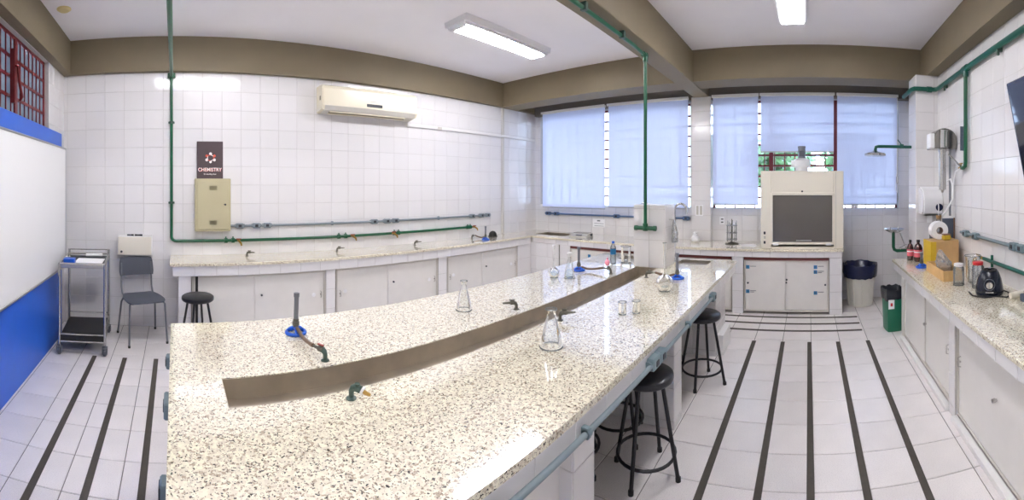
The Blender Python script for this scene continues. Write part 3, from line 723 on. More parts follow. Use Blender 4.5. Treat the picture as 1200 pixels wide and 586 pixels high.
# ================================================================== CART, CHAIR
CW, CD = .435, .62
t = thing('lab_cart', 'stainless steel trolley on casters beside the whiteboard', 'cart', (-.905, 4.04, 0), math.radians(6))
hx, hy_ = CW / 2, CD / 2; ZT = .865
for sx in (-1, 1):
    for sy in (-1, 1):
        part('post', 'steel', t, MB().cyl((sx * hx, sy * hy_, .10), (sx * hx, sy * hy_, ZT if sy < 0 else ZT + .05), .0135, 12), 40, False)
        cs = part('caster', 'grey_metal', t, MB().cyl((sx * hx, sy * hy_, .075), (sx * hx, sy * hy_, .105), .011, 10).box(sx * hx - .026, sx * hx - .02, sy * hy_ - .03, sy * hy_ + .03, .025, .08).box(sx * hx + .02, sx * hx + .026, sy * hy_ - .03, sy * hy_ + .03, .025, .08).box(sx * hx - .026, sx * hx + .026, sy * hy_ - .03, sy * hy_ + .03, .074, .082), None, False)
        part('wheel', 'grey_plastic', cs, MB().lathe([(.001, -.018), (.026, -.018), (.036, -.012), (.036, .012), (.026, .018), (.001, .018)], (sx * hx, sy * hy_ , .036), 18, 'x'), 40, False)
def rim_(z, r): return MB().cyl((-hx, -hy_, z), (hx, -hy_, z), r, 8).cyl((-hx, hy_, z), (hx, hy_, z), r, 8).cyl((-hx, -hy_, z), (-hx, hy_, z), r, 8).cyl((hx, -hy_, z), (hx, hy_, z), r, 8)
part('top_rail', 'steel', t, rim_(ZT, .011).cyl((-hx, hy_, ZT + .045), (hx, hy_, ZT + .045), .006, 8), 40, False)
part('top_tray', 'steel', t, MB().box(-hx, hx, -hy_, hy_, ZT - .035, ZT - .025).box(-hx, hx, -hy_ - .004, -hy_, ZT - .04, ZT, .001).box(hx, hx + .004, -hy_, hy_, ZT - .04, ZT, .001), None, False)
part('mat', 'black_rubber', t, MB().box(-hx + .015, hx - .015, -hy_ + .015, hy_ - .015, ZT - .025, ZT - .02), None, False)
part('lower_tray', 'black_rubber', t, MB().box(-hx, hx, -hy_, hy_, .15, .162).box(-hx, hx, -hy_ - .004, -hy_ + .004, .135, .185, .001).box(hx - .004, hx + .004, -hy_, hy_, .135, .185, .001), None, False)
part('lower_rail', 'steel', t, rim_(.128, .008).cyl((-hx, -hy_, .195), (hx, -hy_, .195), .007, 8).cyl((hx, -hy_, .195), (hx, hy_, .195), .007, 8).cyl((-hx, hy_, .22), (hx, hy_, .22), .006, 8), 40, False)
MC = ORI[t.name]
def on_cart(x, y, z): return MC @ Vector((x, y, z))
p = on_cart(.045, -.06, ZT - .02); o = MB().add([(-.14, -.2, 0), (.14, -.2, 0), (.14, .16, 0), (-.14, .16, 0), (-.14, -.2, .004), (.14, -.2, .004), (.14, .16, .004), (-.14, .16, .004)], [(0, 3, 2, 1), (4, 5, 6, 7), (0, 1, 5, 4), (1, 2, 6, 5), (2, 3, 7, 6), (3, 0, 4, 7)]).build('paper_sheet', 'paper')
o.location = p; o.rotation_euler = (0, 0, .05); tag(o, 'stack of white paper lying on the steel trolley', 'paper')
p = on_cart(-.14, -.17, ZT - .02); t = thing('blue_box', 'small bright blue box on the corner of the steel trolley', 'box', p, .1)
part('body', 'blue_plastic', t, MB().box(-.055, .055, -.05, .05, 0, .035, .006), None, False); part('lid', 'blue_plastic', t, MB().box(-.057, .057, -.052, .052, .035, .05, .006), None, False)
p = on_cart(.07, .2, ZT - .02); t = thing('white_eraser', 'white board eraser at the back of the steel trolley', 'eraser', p, .2)
part('felt', 'grey_plastic', t, MB().box(-.09, .09, -.025, .025, 0, .012), None, False); part('grip', 'white_plastic', t, MB().box(-.09, .09, -.025, .025, .012, .036, .006), None, False)
# chair
t = thing('grey_chair', 'grey plastic chair with metal legs against the tiled wall', 'chair', (-.335, 4.24, 0), math.radians(21))
def seatpts():
    V = []; n = 10
    for j in range(9):
        for i in range(n + 1):
            u = i / n * 2 - 1; v = j / 8 * 2 - 1
            wdt = .205 * (1 - .12 * max(0, v)) * (1 - .18 * abs(v) ** 6); 
            z = .44 - .012 * (1 - u * u) * (1 - v * v) - .02 * max(0, -v - .6) ** 1
            V.append((u * wdt, v * .20, z))
    return V, n
V, n = seatpts(); m = len(V); mb = MB()
F = [(j * (n + 1) + i, j * (n + 1) + i + 1, (j + 1) * (n + 1) + i + 1, (j + 1) * (n + 1) + i) for j in range(8) for i in range(n)]
low = [(x, y, z - .012) for x, y, z in V]; bd_ = [i for i in range(n + 1)] + [j * (n + 1) + n for j in range(1, 9)] + [8 * (n + 1) + i for i in range(n - 1, -1, -1)] + [j * (n + 1) for j in range(7, 0, -1)]
mb.add(V + low, F + [tuple(i + m for i in f[::-1]) for f in F] + [(bd_[k], bd_[(k + 1) % len(bd_)], bd_[(k + 1) % len(bd_)] + m, bd_[k] + m) for k in range(len(bd_))])
part('seat', 'grey_plastic', t, mb, 50, False)
V = []; n = 10
for j in range(6):
    for i in range(n + 1):
        u = i / n * 2 - 1; v = j / 5; wdt = .2 * (1 - .06 * v) * (1 - .05 * (2 * v - 1) ** 4)
        V.append((u * wdt, .235 - .045 * (1 - u * u) * -1 * .5 + .03 * v, .62 + v * .195 - .008 * u * u * v))
m = len(V); F = [(j * (n + 1) + i, j * (n + 1) + i + 1, (j + 1) * (n + 1) + i + 1, (j + 1) * (n + 1) + i) for j in range(5) for i in range(n)]
bd_ = [i for i in range(n + 1)] + [j * (n + 1) + n for j in range(1, 6)] + [5 * (n + 1) + i for i in range(n - 1, -1, -1)] + [j * (n + 1) for j in range(4, 0, -1)]
mb = MB().add(V + [(x, y + .012, z) for x, y, z in V], F + [tuple(i + m for i in f[::-1]) for f in F] + [(bd_[k], bd_[(k + 1) % len(bd_)], bd_[(k + 1) % len(bd_)] + m, bd_[k] + m) for k in range(len(bd_))])
part('backrest', 'grey_plastic', t, mb, 50, False)
for sx in (-1, 1):
    fl_ = part('leg', 'grey_metal', t, MB().tube([(sx * .2, -.205, .012), (sx * .185, -.17, .40), (sx * .17, -.13, .422), (sx * .16, .15, .42)], .0105, 10), 40, False)
    part('foot_cap', 'black_rubber', fl_, MB().cyl((sx * .2, -.205, 0), (sx * .2, -.205, .022), .013, 10), 40, False)
    rl = part('leg', 'grey_metal', t, MB().tube([(sx * .215, .235, .012), (sx * .19, .17, .36), (sx * .175, .12, .42)], .0105, 10), 40, False)
    part('foot_cap', 'black_rubber', rl, MB().cyl((sx * .215, .235, 0), (sx * .215, .235, .022), .013, 10), 40, False)
    part('back_post', 'grey_metal', t, MB().tube([(sx * .165, .1, .42), (sx * .172, .2, .44), (sx * .172, .238, .50), (sx * .172, .262, .76)], .0105, 10), 40, False)
# ================================================================== STOOLS
def stool(p, label, rz=.3):
    t = thing('lab_stool', label, 'stool', (p[0], p[1], 0), rz, 'black lab stools')
    part('seat', 'black_vinyl', t, MB().lathe([(.001, .52), (.145, .52), (.153, .527), (.156, .54), (.153, .556), (.14, .565), (.001, .568)], (0, 0, 0), 32), 40, False)
    for k in range(4):
        a = PI / 4 + k * PI / 2; c, s_ = math.cos(a), math.sin(a)
        lg = part('leg', 'black_paint', t, MB().cyl((.19 * c, .19 * s_, .01), (.095 * c, .095 * s_, .525), .0115, 10), 40, False)
        part('foot_cap', 'black_rubber', lg, MB().cyl((.191 * c, .191 * s_, 0), (.19 * c, .19 * s_, .022), .0155, 10), 40, False)
    part('foot_ring', 'black_paint', t, MB().tube([(.163 * math.cos(2 * PI * k / 28), .163 * math.sin(2 * PI * k / 28), .115) for k in range(28)], .009, 8, True), 60, False)
stool((2.085, .885), 'black stool nearest the camera, half under the island edge', .75)
stool((2.33, 1.19), 'black stool tucked deep under the island behind the nearest one', .3)
stool((1.95, 1.30), 'black stool under the island mostly hidden by the near pillar', .5)
stool((3.20, .862), 'black stool under the far half of the island edge', .75)
stool((3.30, 1.24), 'black stool tucked behind the far stool under the island', .2)
stool((.22, 3.84), 'black stool standing before the tiled-wall bench', .4)
# ================================================================== WINDOW BENCH
XF = 5.0
YE = YatX(989, XF)
sk = (5.22, 5.58, 3.62, 4.2)         # corner sink
mb = MB(); zt, zb_ = BT, BT - .03
mb.box(XF, XW - .004, YE, sk[2], zb_, zt); mb.box(XF, sk[0], sk[2], sk[3], zb_, zt); mb.box(sk[1], XW - .004, sk[2], sk[3], zb_, zt); mb.box(XF, XW - .004, sk[3], YB - .004, zb_, zt)
wt = thing('window_worktop', 'grey-white granite worktop below the windows', 'worktop', (5.4, 2, zb_))
part('slab', 'granite', wt, mb)
s_ = MB(); s_.box(sk[0], sk[1], sk[2], sk[3], .6, .61); s_.box(sk[0], sk[0] + .005, sk[2], sk[3], .6, zt - .002); s_.box(sk[1] - .005, sk[1], sk[2], sk[3], .6, zt - .002); s_.box(sk[0], sk[1], sk[2], sk[2] + .005, .6, zt - .002); s_.box(sk[0], sk[1], sk[3] - .005, sk[3], .6, zt - .002)
part('corner_sink', 'trough_steel', wt, s_)
bs = thing('masonry_bench', 'white tiled base carrying the bench below the windows', 'bench base', (5.3, 2, 0))
ap = part('apron', 'grout', bs, MB().box(XF + .02, XF + .1, YE + .02, YB - .02, .715, zb_ - .001))
tiles(ap, '-x', XF + .02, [(YE + .02, YB - .54, .715, zb_ - .001)], (.225, .2), (YE + .02, .715))
PXs = [(988, 972), (871, 858), (790, 778), (668, 656)]
for b, a in PXs:
    y0, y1 = YatX(b, XF + .03) + (.012 if b == 988 else 0), YatX(a, XF + .03)
    o = part('pillar', 'grout', bs, MB().box(XF + .03, XW - .004, y0, y1, 0, .714))
    tiles(o, '-x', XF + .03, [(y0, y1, 0, .714)], (.4, .215), (y0, .714 - 4 * .215), limit=20)
    if b == 988: tiles(o, '+y', y0, [], TS, (0, 0))
y0, y1 = YatX(655, XF + .03), YB - .02
o = part('corner_panel', 'grout', bs, MB().box(XF + .03, XF + .12, y0, y1, 0, .714)); tiles(o, '-x', XF + .03, [(y0, y1, 0, .714)], TS, (y0, .714 - 4 * .215))
def ycab(a, b, split, label, knobs=()):
    u0, u1 = YatX(b, XF + .05), YatX(a, XF + .05); us = YatX(split, XF + .05)
    return cabinet(label, '-x', XF + .05, u0 + .003, u1 - .003, .03, .68, [us], .5, knobs, (XF + .3, (u0 + u1) / 2, .03), 'red_brown'), u0, u1, us
c_, u0, u1, us = ycab(871.5, 971.5, 919, 'cream sliding-door cabinet with blue stickers under the fume hood', [(1, YatX(921.5, XF + .05) + .36 * 0 , .40, 'lock')])
HC = c_
dz_ = lambda y: onx(920, y, XF + .05).z
for x, y, two in ((876.3, 313.7, 1), (876.3, 342.5, 2), (955.6, 313.2, 1), (955.6, 319, 2), (955.6, 343.5, 1)):
    pf = XF + .05 + (.014 if x > 919 else .0) * 1
    dr = [o for o in HC.children if o.name.startswith('door')]
    d_ = dr[0] if x > 919 else dr[1]; pl_ = XF + .05 + (.0145 if x > 919 else .0005)
    yy, zz = YatX(x, pl_), dz_(y)
    part('sticker', 'sticker_blue', d_, MB().box(pl_ - .0012, pl_ + .001, yy - .022, yy + .022, zz - .022, zz + .022))
    part('sticker_mark', 'ink', d_, MB().box(pl_ - .0016, pl_ - .001, yy - .004, yy + .004, zz - .013, zz + .013))
    for k in range(two):
        ln = .075 if k == 0 else .05
        part('printed_line', 'ink', d_, MB().box(pl_ - .0012, pl_ + .001, yy - .03 - ln, yy - .03, zz + .006 - k * .016, zz + .013 - k * .016))
for x, y, di in ((876.5, 332.4, 1), (967, 334, 0), (921.8, 328, 0)):
    d_ = [o for o in HC.children if o.name.startswith('door')][di]; pl_ = XF + .05 + (.014 if di == 0 else 0); yy = YatX(x, pl_)
    part('lock', 'socket_dark', d_, MB().cyl((pl_, yy, dz_(y)), (pl_ - .012, yy, dz_(y)), .012, 10), 40)
c2, u0, u1, us = ycab(790.5, 857.5, 824, 'cream cabinet under the window bench behind the island end')
c3, u0, u1, us = ycab(668.5, 777.5, 722, 'cream cabinet with maroon rail under the window bench by the corner')
d_ = [o for o in c3.children if o.name.startswith('door')][1]; yy = YatX(690.5, XF + .05); zz = onx(690.5, 300, XF + .05).z
part('sticker', 'sticker_blue', d_, MB().box(XF + .0495, XF + .0515, yy - .022, yy + .022, zz - .022, zz + .022))
# ================================================================== FUME HOOD
HX0, HX1 = 5.07, 5.60; HY0, HY1 = YatX(988.5, HX0), YatX(891.5, HX0); HZ = 1.80
t = thing('fume_hood', 'cream fume hood with dark glass sash on the window bench', 'fume hood', (5.3, (HY0 + HY1) / 2, BT))
oy0, oy1 = YatX(977, HX0), YatX(904, HX0); oz0, oz1 = .875, onx(940, 228, HX0).z
mb = MB(); mb.box(HX0, HX1, HY0, oy0, BT, HZ, .006); mb.box(HX0, HX1, oy1, HY1, BT, HZ, .006); mb.box(HX0, HX1, oy0, oy1, oz1, HZ, .006); mb.box(HX0, HX1, oy0, oy1, BT, oz0 - .03); mb.box(HX1 - .02, HX1, oy0, oy1, oz0 - .03, oz1)
part('cabinet_body', 'cream', t, mb)
part('liner', 'hood_inside', t, MB().box(HX1 - .03, HX1 - .021, oy0 + .002, oy1 - .002, oz0 - .028, oz1 - .002).box(HX0 + .03, HX1 - .03, oy0 + .001, oy0 + .008, oz0 - .028, oz1 - .002).box(HX0 + .03, HX1 - .03, oy1 - .008, oy1 - .001, oz0 - .028, oz1 - .002))
sh = MB(); f_ = .018
sh.box(HX0 - .012, HX0 + .012, oy0 - .005, oy0 + f_, oz0, oz1 + .02, .003); sh.box(HX0 - .012, HX0 + .012, oy1 - f_, oy1 + .005, oz0, oz1 + .02, .003); sh.box(HX0 - .014, HX0 + .012, oy0, oy1, oz1 - .01, oz1 + .03, .003); sh.box(HX0 - .014, HX0 + .012, oy0, oy1, oz0, oz0 + .03, .003)
so = part('sash_frame', 'cream', t, sh)
part('sash_glass', 'sash_glass', so, MB().box(HX0 - .002, HX0 + .002, oy0 + f_, oy1 - f_, oz0 + .03, oz1 - .01))
part('sash_handle', 'aluminium', so, MB().box(HX0 - .03, HX0 - .014, YatX(951, HX0), YatX(933, HX0), oz0 + .045, oz0 + .06, .003))
for x in (909, 971): part('sash_foot', 'white_plastic', so, MB().box(HX0 - .022, HX0 - .012, YatX(x, HX0) - .035, YatX(x, HX0) + .035, oz0 - .012, oz0 + .012, .003))
part('knob', 'socket_dark', t, MB().cyl((HX0, YatX(940, HX0), oz1 + .04), (HX0 - .015, YatX(940, HX0), oz1 + .04), .012, 10), 40)
for k, y in enumerate((273, 278, 284)):
    p = onx(896, y, HX0); part('switch', 'socket_dark' if k != 1 else 'ac_grey', t, MB().box(HX0 - .006, HX0, p.y - .012, p.y + .012, p.z - .017, p.z + .017, .002))
part('side_seam', 'ac_grey', t, MB().box(HX0 - .0015, HX0 + .002, YatX(979.6, HX0) - .003, YatX(979.6, HX0) + .003, BT + .01, HZ - .01))
p = onx(939.5, 201, 5.34); t2 = thing('hood_blower', 'white blower housing with grey motor on top of the fume hood', 'blower', (5.34, p.y, HZ))
part('housing', 'white_plastic', t2, MB().lathe([(.085, HZ), (.085, HZ + .05), (.115, HZ + .06), (.115, HZ + .15), (.07, HZ + .175), (.001, HZ + .175)], (5.34, p.y, 0), 24), 30)
part('outlet', 'white_plastic', t2, MB().cyl((5.34, p.y, HZ + .105), (5.34, p.y + .14, HZ + .105), .045, 14), 30)
part('motor', 'grey_metal', t2, MB().cyl((5.34, p.y, HZ + .175), (5.34, p.y, HZ + .31), .048, 16).cyl((5.34, p.y, HZ + .31), (5.34, p.y, HZ + .335), .052, 16), 30)
part('terminal_box', 'grey_plastic', t2, MB().box(5.27, 5.30, p.y - .03, p.y + .03, HZ + .2, HZ + .27, .004))
# ================================================================== ISLAND
IX0, IX1, IY0, IY1 = -.022, 4.20, .755, 2.306
GX0, GX1, GY0, GY1 = .19, 3.60, 1.408, 1.629
SX = 1.855
it = thing('island_worktop', 'speckled cream granite island worktop with a long steel trough', 'worktop', (1.8, 1.5, BT - .03))
zt, zb_ = BT, BT - .03
S2 = [(3.90, 4.12, 1.0, 1.33), (3.90, 4.12, 1.68, 2.0)]
def slab(rects):
    mb = MB()
    for r in rects: mb.box(r[0], r[1], r[2], r[3], zb_, zt)
    return part('granite_slab', 'granite', it, mb)
g = .0012
slab([(IX0, SX - g, GY1 + g, IY1)])
slab([(IX0, GX0, IY0, GY1 - g), (GX0, SX - g, IY0, GY0)])
a = S2[1]; slab([(SX + g, a[0], GY1 + g, IY1), (a[0], a[1], GY1 + g, a[2]), (a[0], a[1], a[3], IY1), (a[1], IX1, GY1 + g, IY1)])
a = S2[0]; slab([(SX + g, GX1, IY0, GY0), (GX1, a[0], IY0, GY1 - g), (a[0], a[1], IY0, a[2]), (a[0], a[1], a[3], GY1 - g), (a[1], IX1, IY0, GY1 - g)])
tr = MB(); dp = BT - .085; e = .003
tr.box(GX0, GX1, GY0, GY1, dp - .004, dp); tr.box(GX0, GX1, GY0, GY0 + e, dp, zt - .003); tr.box(GX0, GX1, GY1 - e, GY1, dp, zt - .003); tr.box(GX0, GX0 + e, GY0 + e, GY1 - e, dp, zt - .003); tr.box(GX1 - e, GX1, GY0 + e, GY1 - e, dp, zt - .003)
part('steel_trough', 'trough_steel', it, tr)
for a in S2:
    s_ = MB(); s_.box(a[0], a[1], a[2], a[3], .58, .59)
    for r in ((a[0], a[0] + e, a[2], a[3]), (a[1] - e, a[1], a[2], a[3]), (a[0], a[1], a[2], a[2] + e), (a[0], a[1], a[3] - e, a[3])): s_.box(*r, .59, zt - .002)
    part('sink', 'trough_steel', it, s_)
ib = thing('masonry_island', 'white tiled base and pillars carrying the island', 'bench base', (2, 1.5, 0))
AZ = .70
ap = part('apron', 'grout', ib, MB().box(IX0 + .02, IX1 - .02, IY0 + .012, IY0 + .09, AZ, zb_ - .001)); tiles(ap, '-y', IY0 + .012, [(IX0 + .02, IX1 - .02, AZ, zb_ - .001)], (.225, .2), (.05, AZ))
ap = part('apron', 'grout', ib, MB().box(IX0 + .012, IX0 + .09, IY0 + .09, IY1 - .09, AZ, zb_ - .001)); tiles(ap, '-x', IX0 + .012, [(IY0 + .09, IY1 - .09, AZ, zb_ - .001)], (.225, .2), (.05, AZ))
ap = part('apron', 'grout', ib, MB().box(IX0 + .02, IX1 - .02, IY1 - .09, IY1 - .012, AZ, zb_ - .001))
ap = part('apron', 'grout', ib, MB().box(IX1 - .09, IX1 - .012, IY0 + .09, IY1 - .09, AZ, zb_ - .001)); tiles(ap, '+x', IX1 - .012, [(IY0 + .09, IY1 - .09, AZ, zb_ - .001)], (.225, .2), (.05, AZ))
for x0, x1, y1 in ((.0, .16, 2.2), (1.312, 1.474, 1.42), (2.505, 2.66, 2.2), (3.70, 4.13, 2.2)):
    o = part('pillar', 'grout', ib, MB().box(x0, x1, .866, y1, 0, AZ - .001))
    tiles(o, '-y', .866, [(x0, x1, 0, AZ - .001)], (.225, .215), (x0, AZ - 4 * .215), limit=40)
    tiles(o, '-x', x0, [(.866, y1, 0, AZ - .001)], (.225, .215), (.866, AZ - 4 * .215), limit=40)
o = part('back_panel', 'grout', ib, MB().box(1.48, 3.7, 1.5, 1.56, 0, AZ - .001)); tiles(o, '-y', 1.5, [(1.48, 2.505, 0, AZ - .001), (2.66, 3.70, 0, AZ - .001)], (.225, .215), (1.48, AZ - 4 * .215), limit=60)
part('cabinet_panel', 'cabinet', ib, MB().box(.16, 1.312, .93, .95, .02, AZ - .001))
part('plinth', 'white_paint', ib, MB().box(3.74, 4.08, .80, .864, 0, .19, .004))
# tiled post standing on the island
PX0, PX1, PY0, PY1, PZ = 3.602, 3.88, 1.338, 1.662, 1.42
tp_ = thing('tiled_post', 'white tiled service post standing at the end of the island trough', 'post', (3.74, 1.5, BT))
o = part('core', 'grout', tp_, MB().box(PX0, PX1, PY0, PY1, BT, PZ))
ts = ((PY1 - PY0) / 2, .30)
tiles(o, '-x', PX0, [(PY0, PY1, BT, PZ)], ts, (PY0, 1.085 - .6)); tiles(o, '-y', PY0, [(PX0, PX1, BT, PZ)], (PX1 - PX0, .215), (PX0, PZ - 4 * .215)); tiles(o, '+y', PY1, [(PX0, PX1, BT, PZ)], (PX1 - PX0, .215), (PX0, PZ - 4 * .215))
tiles(o, '+x', PX1, [(PY0, PY1, BT, PZ)], ts, (PY0, 1.085 - .6))
part('cap', 'tile', tp_, MB().box(PX0, PX1, PY0, PY1, PZ, PZ + .006, .002))
# green pipe along the cross beam and down to the post
gp = thing('gas_pipe', 'green gas pipe hanging from the cross beam down to the tiled post', 'pipe', (3.55, 1.515, 1.21))
yp = 1.515; xv = 3.545; zc = 2.855
part('beam_run', 'green_pipe', gp, MB().tube([(-1.1, 1.485, zc), (3.25, 1.50, zc), (xv - .1, yp - .003, zc), (xv - .04, yp, zc)], .017, 10), 40)
part('drop', 'green_pipe', gp, MB().cyl((xv, yp, zc), (xv, yp, 1.215), .0165, 12), 40)
part('elbow', 'green_pipe', gp, MB().cyl((xv - .05, yp, zc), (xv + .02, yp, zc), .025, 12).cyl((xv, yp, zc - .06), (xv, yp, zc + .02), .025, 12), 40)
part('crossbar', 'green_pipe', gp, MB().cyl((xv, yp - .105, 1.205), (xv, yp + .105, 1.205), .02, 12).cyl((xv, yp - .11, 1.205), (xv, yp - .085, 1.205), .025, 12).cyl((xv, yp + .085, 1.205), (xv, yp + .11, 1.205), .025, 12).cyl((xv, yp, 1.18), (xv, yp, 1.25), .025, 12), 40)
for x in (1.2, 2.4, 3.0): part('clamp', 'dark_green', gp, MB().box(x - .015, x + .015, 1.465, 1.515, zc - .022, 2.894, .003))
# gooseneck faucets beside the post
def faucet(x, y, label, dx):
    t = thing('gooseneck_faucet', label, 'faucet', (x, y, BT), 0, 'gooseneck faucets on the island')
    part('base', 'chrome', t, MB().lathe([(.026, 0), (.026, .012), (.016, .03), (.013, .06)], (0, 0, 0), 16), 40, False)
    part('spout', 'chrome', t, MB().tube([(0, 0, .05), (0, 0, .54)] + arc((0, dx * .065, .54), .065, PI if dx > 0 else 0, PI * .08 if dx > 0 else PI * .92, 9, 'yz') + [(0, dx * .13, .5)], .011, 10), 40, False)
    part('handle', 'chrome', t, MB().cyl((-.012, 0, .05), (-.05, 0, .06), .007, 8).cyl((-.05, -.025, .06), (-.05, .025, .06), .007, 8), 40, False)
faucet(3.955, 1.36, 'chrome gooseneck faucet over the sink right of the tiled post', -1)
faucet(3.955, 1.63, 'chrome gooseneck faucet peeking over the tiled post', 1)
# hanging bag on the post's side
p0 = Vector((3.72, PY0 - .006, 1.25)); t = thing('plastic_bag', 'clear plastic bag hanging on the side of the tiled post', 'bag', p0)
V = []; rd = random.Random(4)
for j in range(9):
    f = j / 8; rx = .01 + .055 * f ** .8; ry = .006 + .025 * math.sin(f * PI * .55)
    for k in range(14):
        a = 2 * PI * k / 14; q = 1 + rd.uniform(-.14, .14)
        V.append((.02 * f + rx * math.cos(a) * q, -.042 + ry * math.sin(a) * q - .012 * f, .03 - .22 * f))
mb = MB().add(V, [(j * 14 + k, j * 14 + (k + 1) % 14, (j + 1) * 14 + (k + 1) % 14, (j + 1) * 14 + k) for j in range(8) for k in range(14)] + [tuple(range(8 * 14, 9 * 14))])
part('film', 'bag_clear', t, mb, None, False); part('hook', 'steel', t, MB().tube([(0, .004, .03), (0, -.035, .03), (0, -.042, .045)], .004, 6), None, False)
# conduit along the island edge and on its near end
yq = IY0 - .014; zq = .732
def isl(x): return yq * math.tan(az(x))
conduit('blue-grey socket conduit along the aisle edge of the island', [(.3, yq, zq), (isl(836), yq, zq)], zq, .0115,
        [(x_, yq + .012, zq) for x_ in (.69, isl(767), isl(774.5), isl(836))], (0, -1, 0), 'conduit_blue', 'box_blue', (2, yq, zq), [(isl(688), yq, zq), (isl(807), yq, zq)])
for y_, lb in ((1.58, 'largest blue socket box on the near end of the island'), (1.98, 'blue socket box on the near end of the island, nearer the tiled wall'), (1.14, 'blue socket box on the near end of the island, nearest the camera')):
    t = thing('socket_box', lb, 'socket', (IX0 - .01, y_, .74)); b_ = .05 if y_ == 1.58 else .022
    part('box', 'box_blue', t, MB().box(IX0 - .02, IX0 + .012, y_ - b_, y_ + b_, .71, .775, .006)); part('cover', 'socket_dark', t, MB().box(IX0 - .0235, IX0 - .019, y_ - .02, y_ + .02, .725, .76, .002))
# taps, burners on the island
bench_tap((.66, 1.685, BT), 2.0, 'gas tap with red lever feeding the nearest burner', 'gas taps on the island', 0, .06)
bench_tap((.63, 1.345, BT), -.85, 'gas tap with brass nozzle at the near lip of the trough', 'gas taps on the island', 2, .06)
bench_tap((1.924, 1.70, BT), 2.6, 'old gas tap behind the trough beside the near clear flask', 'gas taps on the island', 1)
bench_tap((1.924, 1.36, BT), -.9, 'old gas tap in front of the trough beside the large clear flask', 'gas taps on the island', 1)
bench_tap((3.19, 1.70, BT), 1.5, 'gas tap behind the trough next to the pink bulb', 'gas taps on the island', 1)
bench_tap((3.19, 1.355, BT), -1.4, 'gas tap in front of the trough near the tiled post', 'gas taps on the island', 1)
burner((.635, 2.05, BT), 'blue-footed burner nearest the camera on the island', (.628, 1.755, BT + .047), .03, .215)
burner((3.16, 2.02, BT), 'blue-footed burner behind the trough next to the round flasks', (3.195, 1.78, BT + .047), 0, .22)
burner((3.24, 1.09, BT), 'blue-footed burner in front of the trough near the sink', (3.205, 1.275, BT + .047), -.03, .22)
t = thing('pink_bulb', 'pink rubber bulb on the gas tap hose behind the trough', 'bulb', (3.19, 1.735, BT + .068))
part('bulb', 'pink_rubber', t, MB().lathe([(.001, 0), (.016, .004), (.023, .022), (.022, .04), (.013, .055), (.001, .06)], (0, 0, 0), 16), 60, False); part('neck', 'pink_rubber', t, MB().cyl((0, 0, .052), (0, 0, .075), .007, 10), 40, False)
# glassware
def vessel(name, label, p, prof, cat='flask', liquid=None, rim=None, stopper=None, grp='glassware on the island', base='glassware'):
    t = thing(name, label, cat, p, 0, grp); th = .0025
    n = 28
    outer = prof
    inner = [(max(r - th, .001), h + (th if i == 0 else 0)) for i, (r, h) in enumerate(prof)]
    mb = MB().lathe(outer, (0, 0, .0015), n, cap0=False, cap1=False)
    part('glass_wall', base, t, mb, 50, False)
    r, h = prof[-1]
    part('rim', 'glass_rim', t, MB().tube([(r * math.cos(2 * PI * k / 24), r * math.sin(2 * PI * k / 24), h) for k in range(24)], .0028 if r > .012 else .002, 6, True), 60, False)
    r, h = prof[0]
    part('foot', 'glass_rim', t, MB().tube([(prof[1][0] * math.cos(2 * PI * k / 24), prof[1][0] * math.sin(2 * PI * k / 24), .004) for k in range(24)], .003, 6, True), 60, False)
    if liquid:
        lp = [(max(r - .004, .001), h + .003) for r, h in prof if h < liquid]
        lp.append((lp[-1][0], liquid)); part('liquid', 'water', t, MB().lathe(lp, (0, 0, 0), n), 40, False)
        part('meniscus', 'glass_rim', t, MB().lathe([(lp[-1][0], liquid), (lp[-1][0], liquid + .0015)], (0, 0, 0), n, cap0=False, cap1=False), 40, False)
    if stopper: 
        r, h = prof[-1]; part('stopper', stopper, t, MB().cyl((0, 0, h - .012), (0, 0, h + .02), r * .85, 14, r * 1.25), 40, False)
    return t
def erl(R, r, h): return [(R - .006, 0), (R, .006), (R, .012), (R * .86, h * .3), (r + .006, h * .72), (r, h * .79), (r, h * .96), (r + .005, h)]
def vol(R, h, nk): 
    return [(R * .5, 0), (R * .6, .002)] + [(R * math.sin(a), R * .92 - R * .92 * math.cos(a)) for a in [.75, 1.1, 1.5, 1.9, 2.3, 2.6]] + [(nk * 1.6, R * 1.82), (nk, R * 2.1), (nk, h - .004), (nk + .003, h)]
vessel('erlenmeyer_flask', 'clear conical flask standing behind the trough near the seam', onz(543.5, 363.5, BT), erl(.05, .018, .185))
vessel('erlenmeyer_flask', 'large clear conical flask standing in front of the trough', onz(646, 407, BT), erl(.056, .022, .186))
vessel('volumetric_flask', 'round clear flask with long neck and stopper behind the trough', onz(649, 325.5, BT), vol(.05, .26, .009), stopper='white_plastic', liquid=.05)
vessel('conical_flask', 'clear conical flask half full of water left of the far burner', onz(667.5, 326, BT), erl(.047, .013, .20), liquid=.07, stopper='white_plastic')
vessel('volumetric_flask', 'big round clear flask with long neck near the tiled post', onz(779, 341, BT), vol(.066, .36, .0115), liquid=.03)
vessel('small_beaker', 'left one of two tiny clear glasses in front of the trough', onz(729.5, 368.5, BT), [(.021, 0), (.023, .003), (.023, .073), (.025, .076)], 'beaker')
vessel('small_beaker', 'right one of two tiny clear glasses in front of the trough', onz(745.5, 367, BT), [(.021, 0), (.023, .003), (.023, .073), (.025, .076)], 'beaker')
vessel('tall_beaker', 'tall clear beaker left of the tiled post', onz(733.5, 307.5, BT), [(.046, 0), (.05, .004), (.05, .16), (.053, .166)], 'beaker')
p = onz(718.5, 309.5, BT); t = thing('water_bottle', 'clear plastic bottle with blue cap behind the trough', 'bottle', p)
part('body', 'plastic_clear', t, MB().lathe([(.024, 0), (.029, .006), (.029, .06), (.026, .075), (.029, .09), (.029, .17), (.012, .205), (.012, .215)], (0, 0, 0), 20, cap1=False), 50, False)
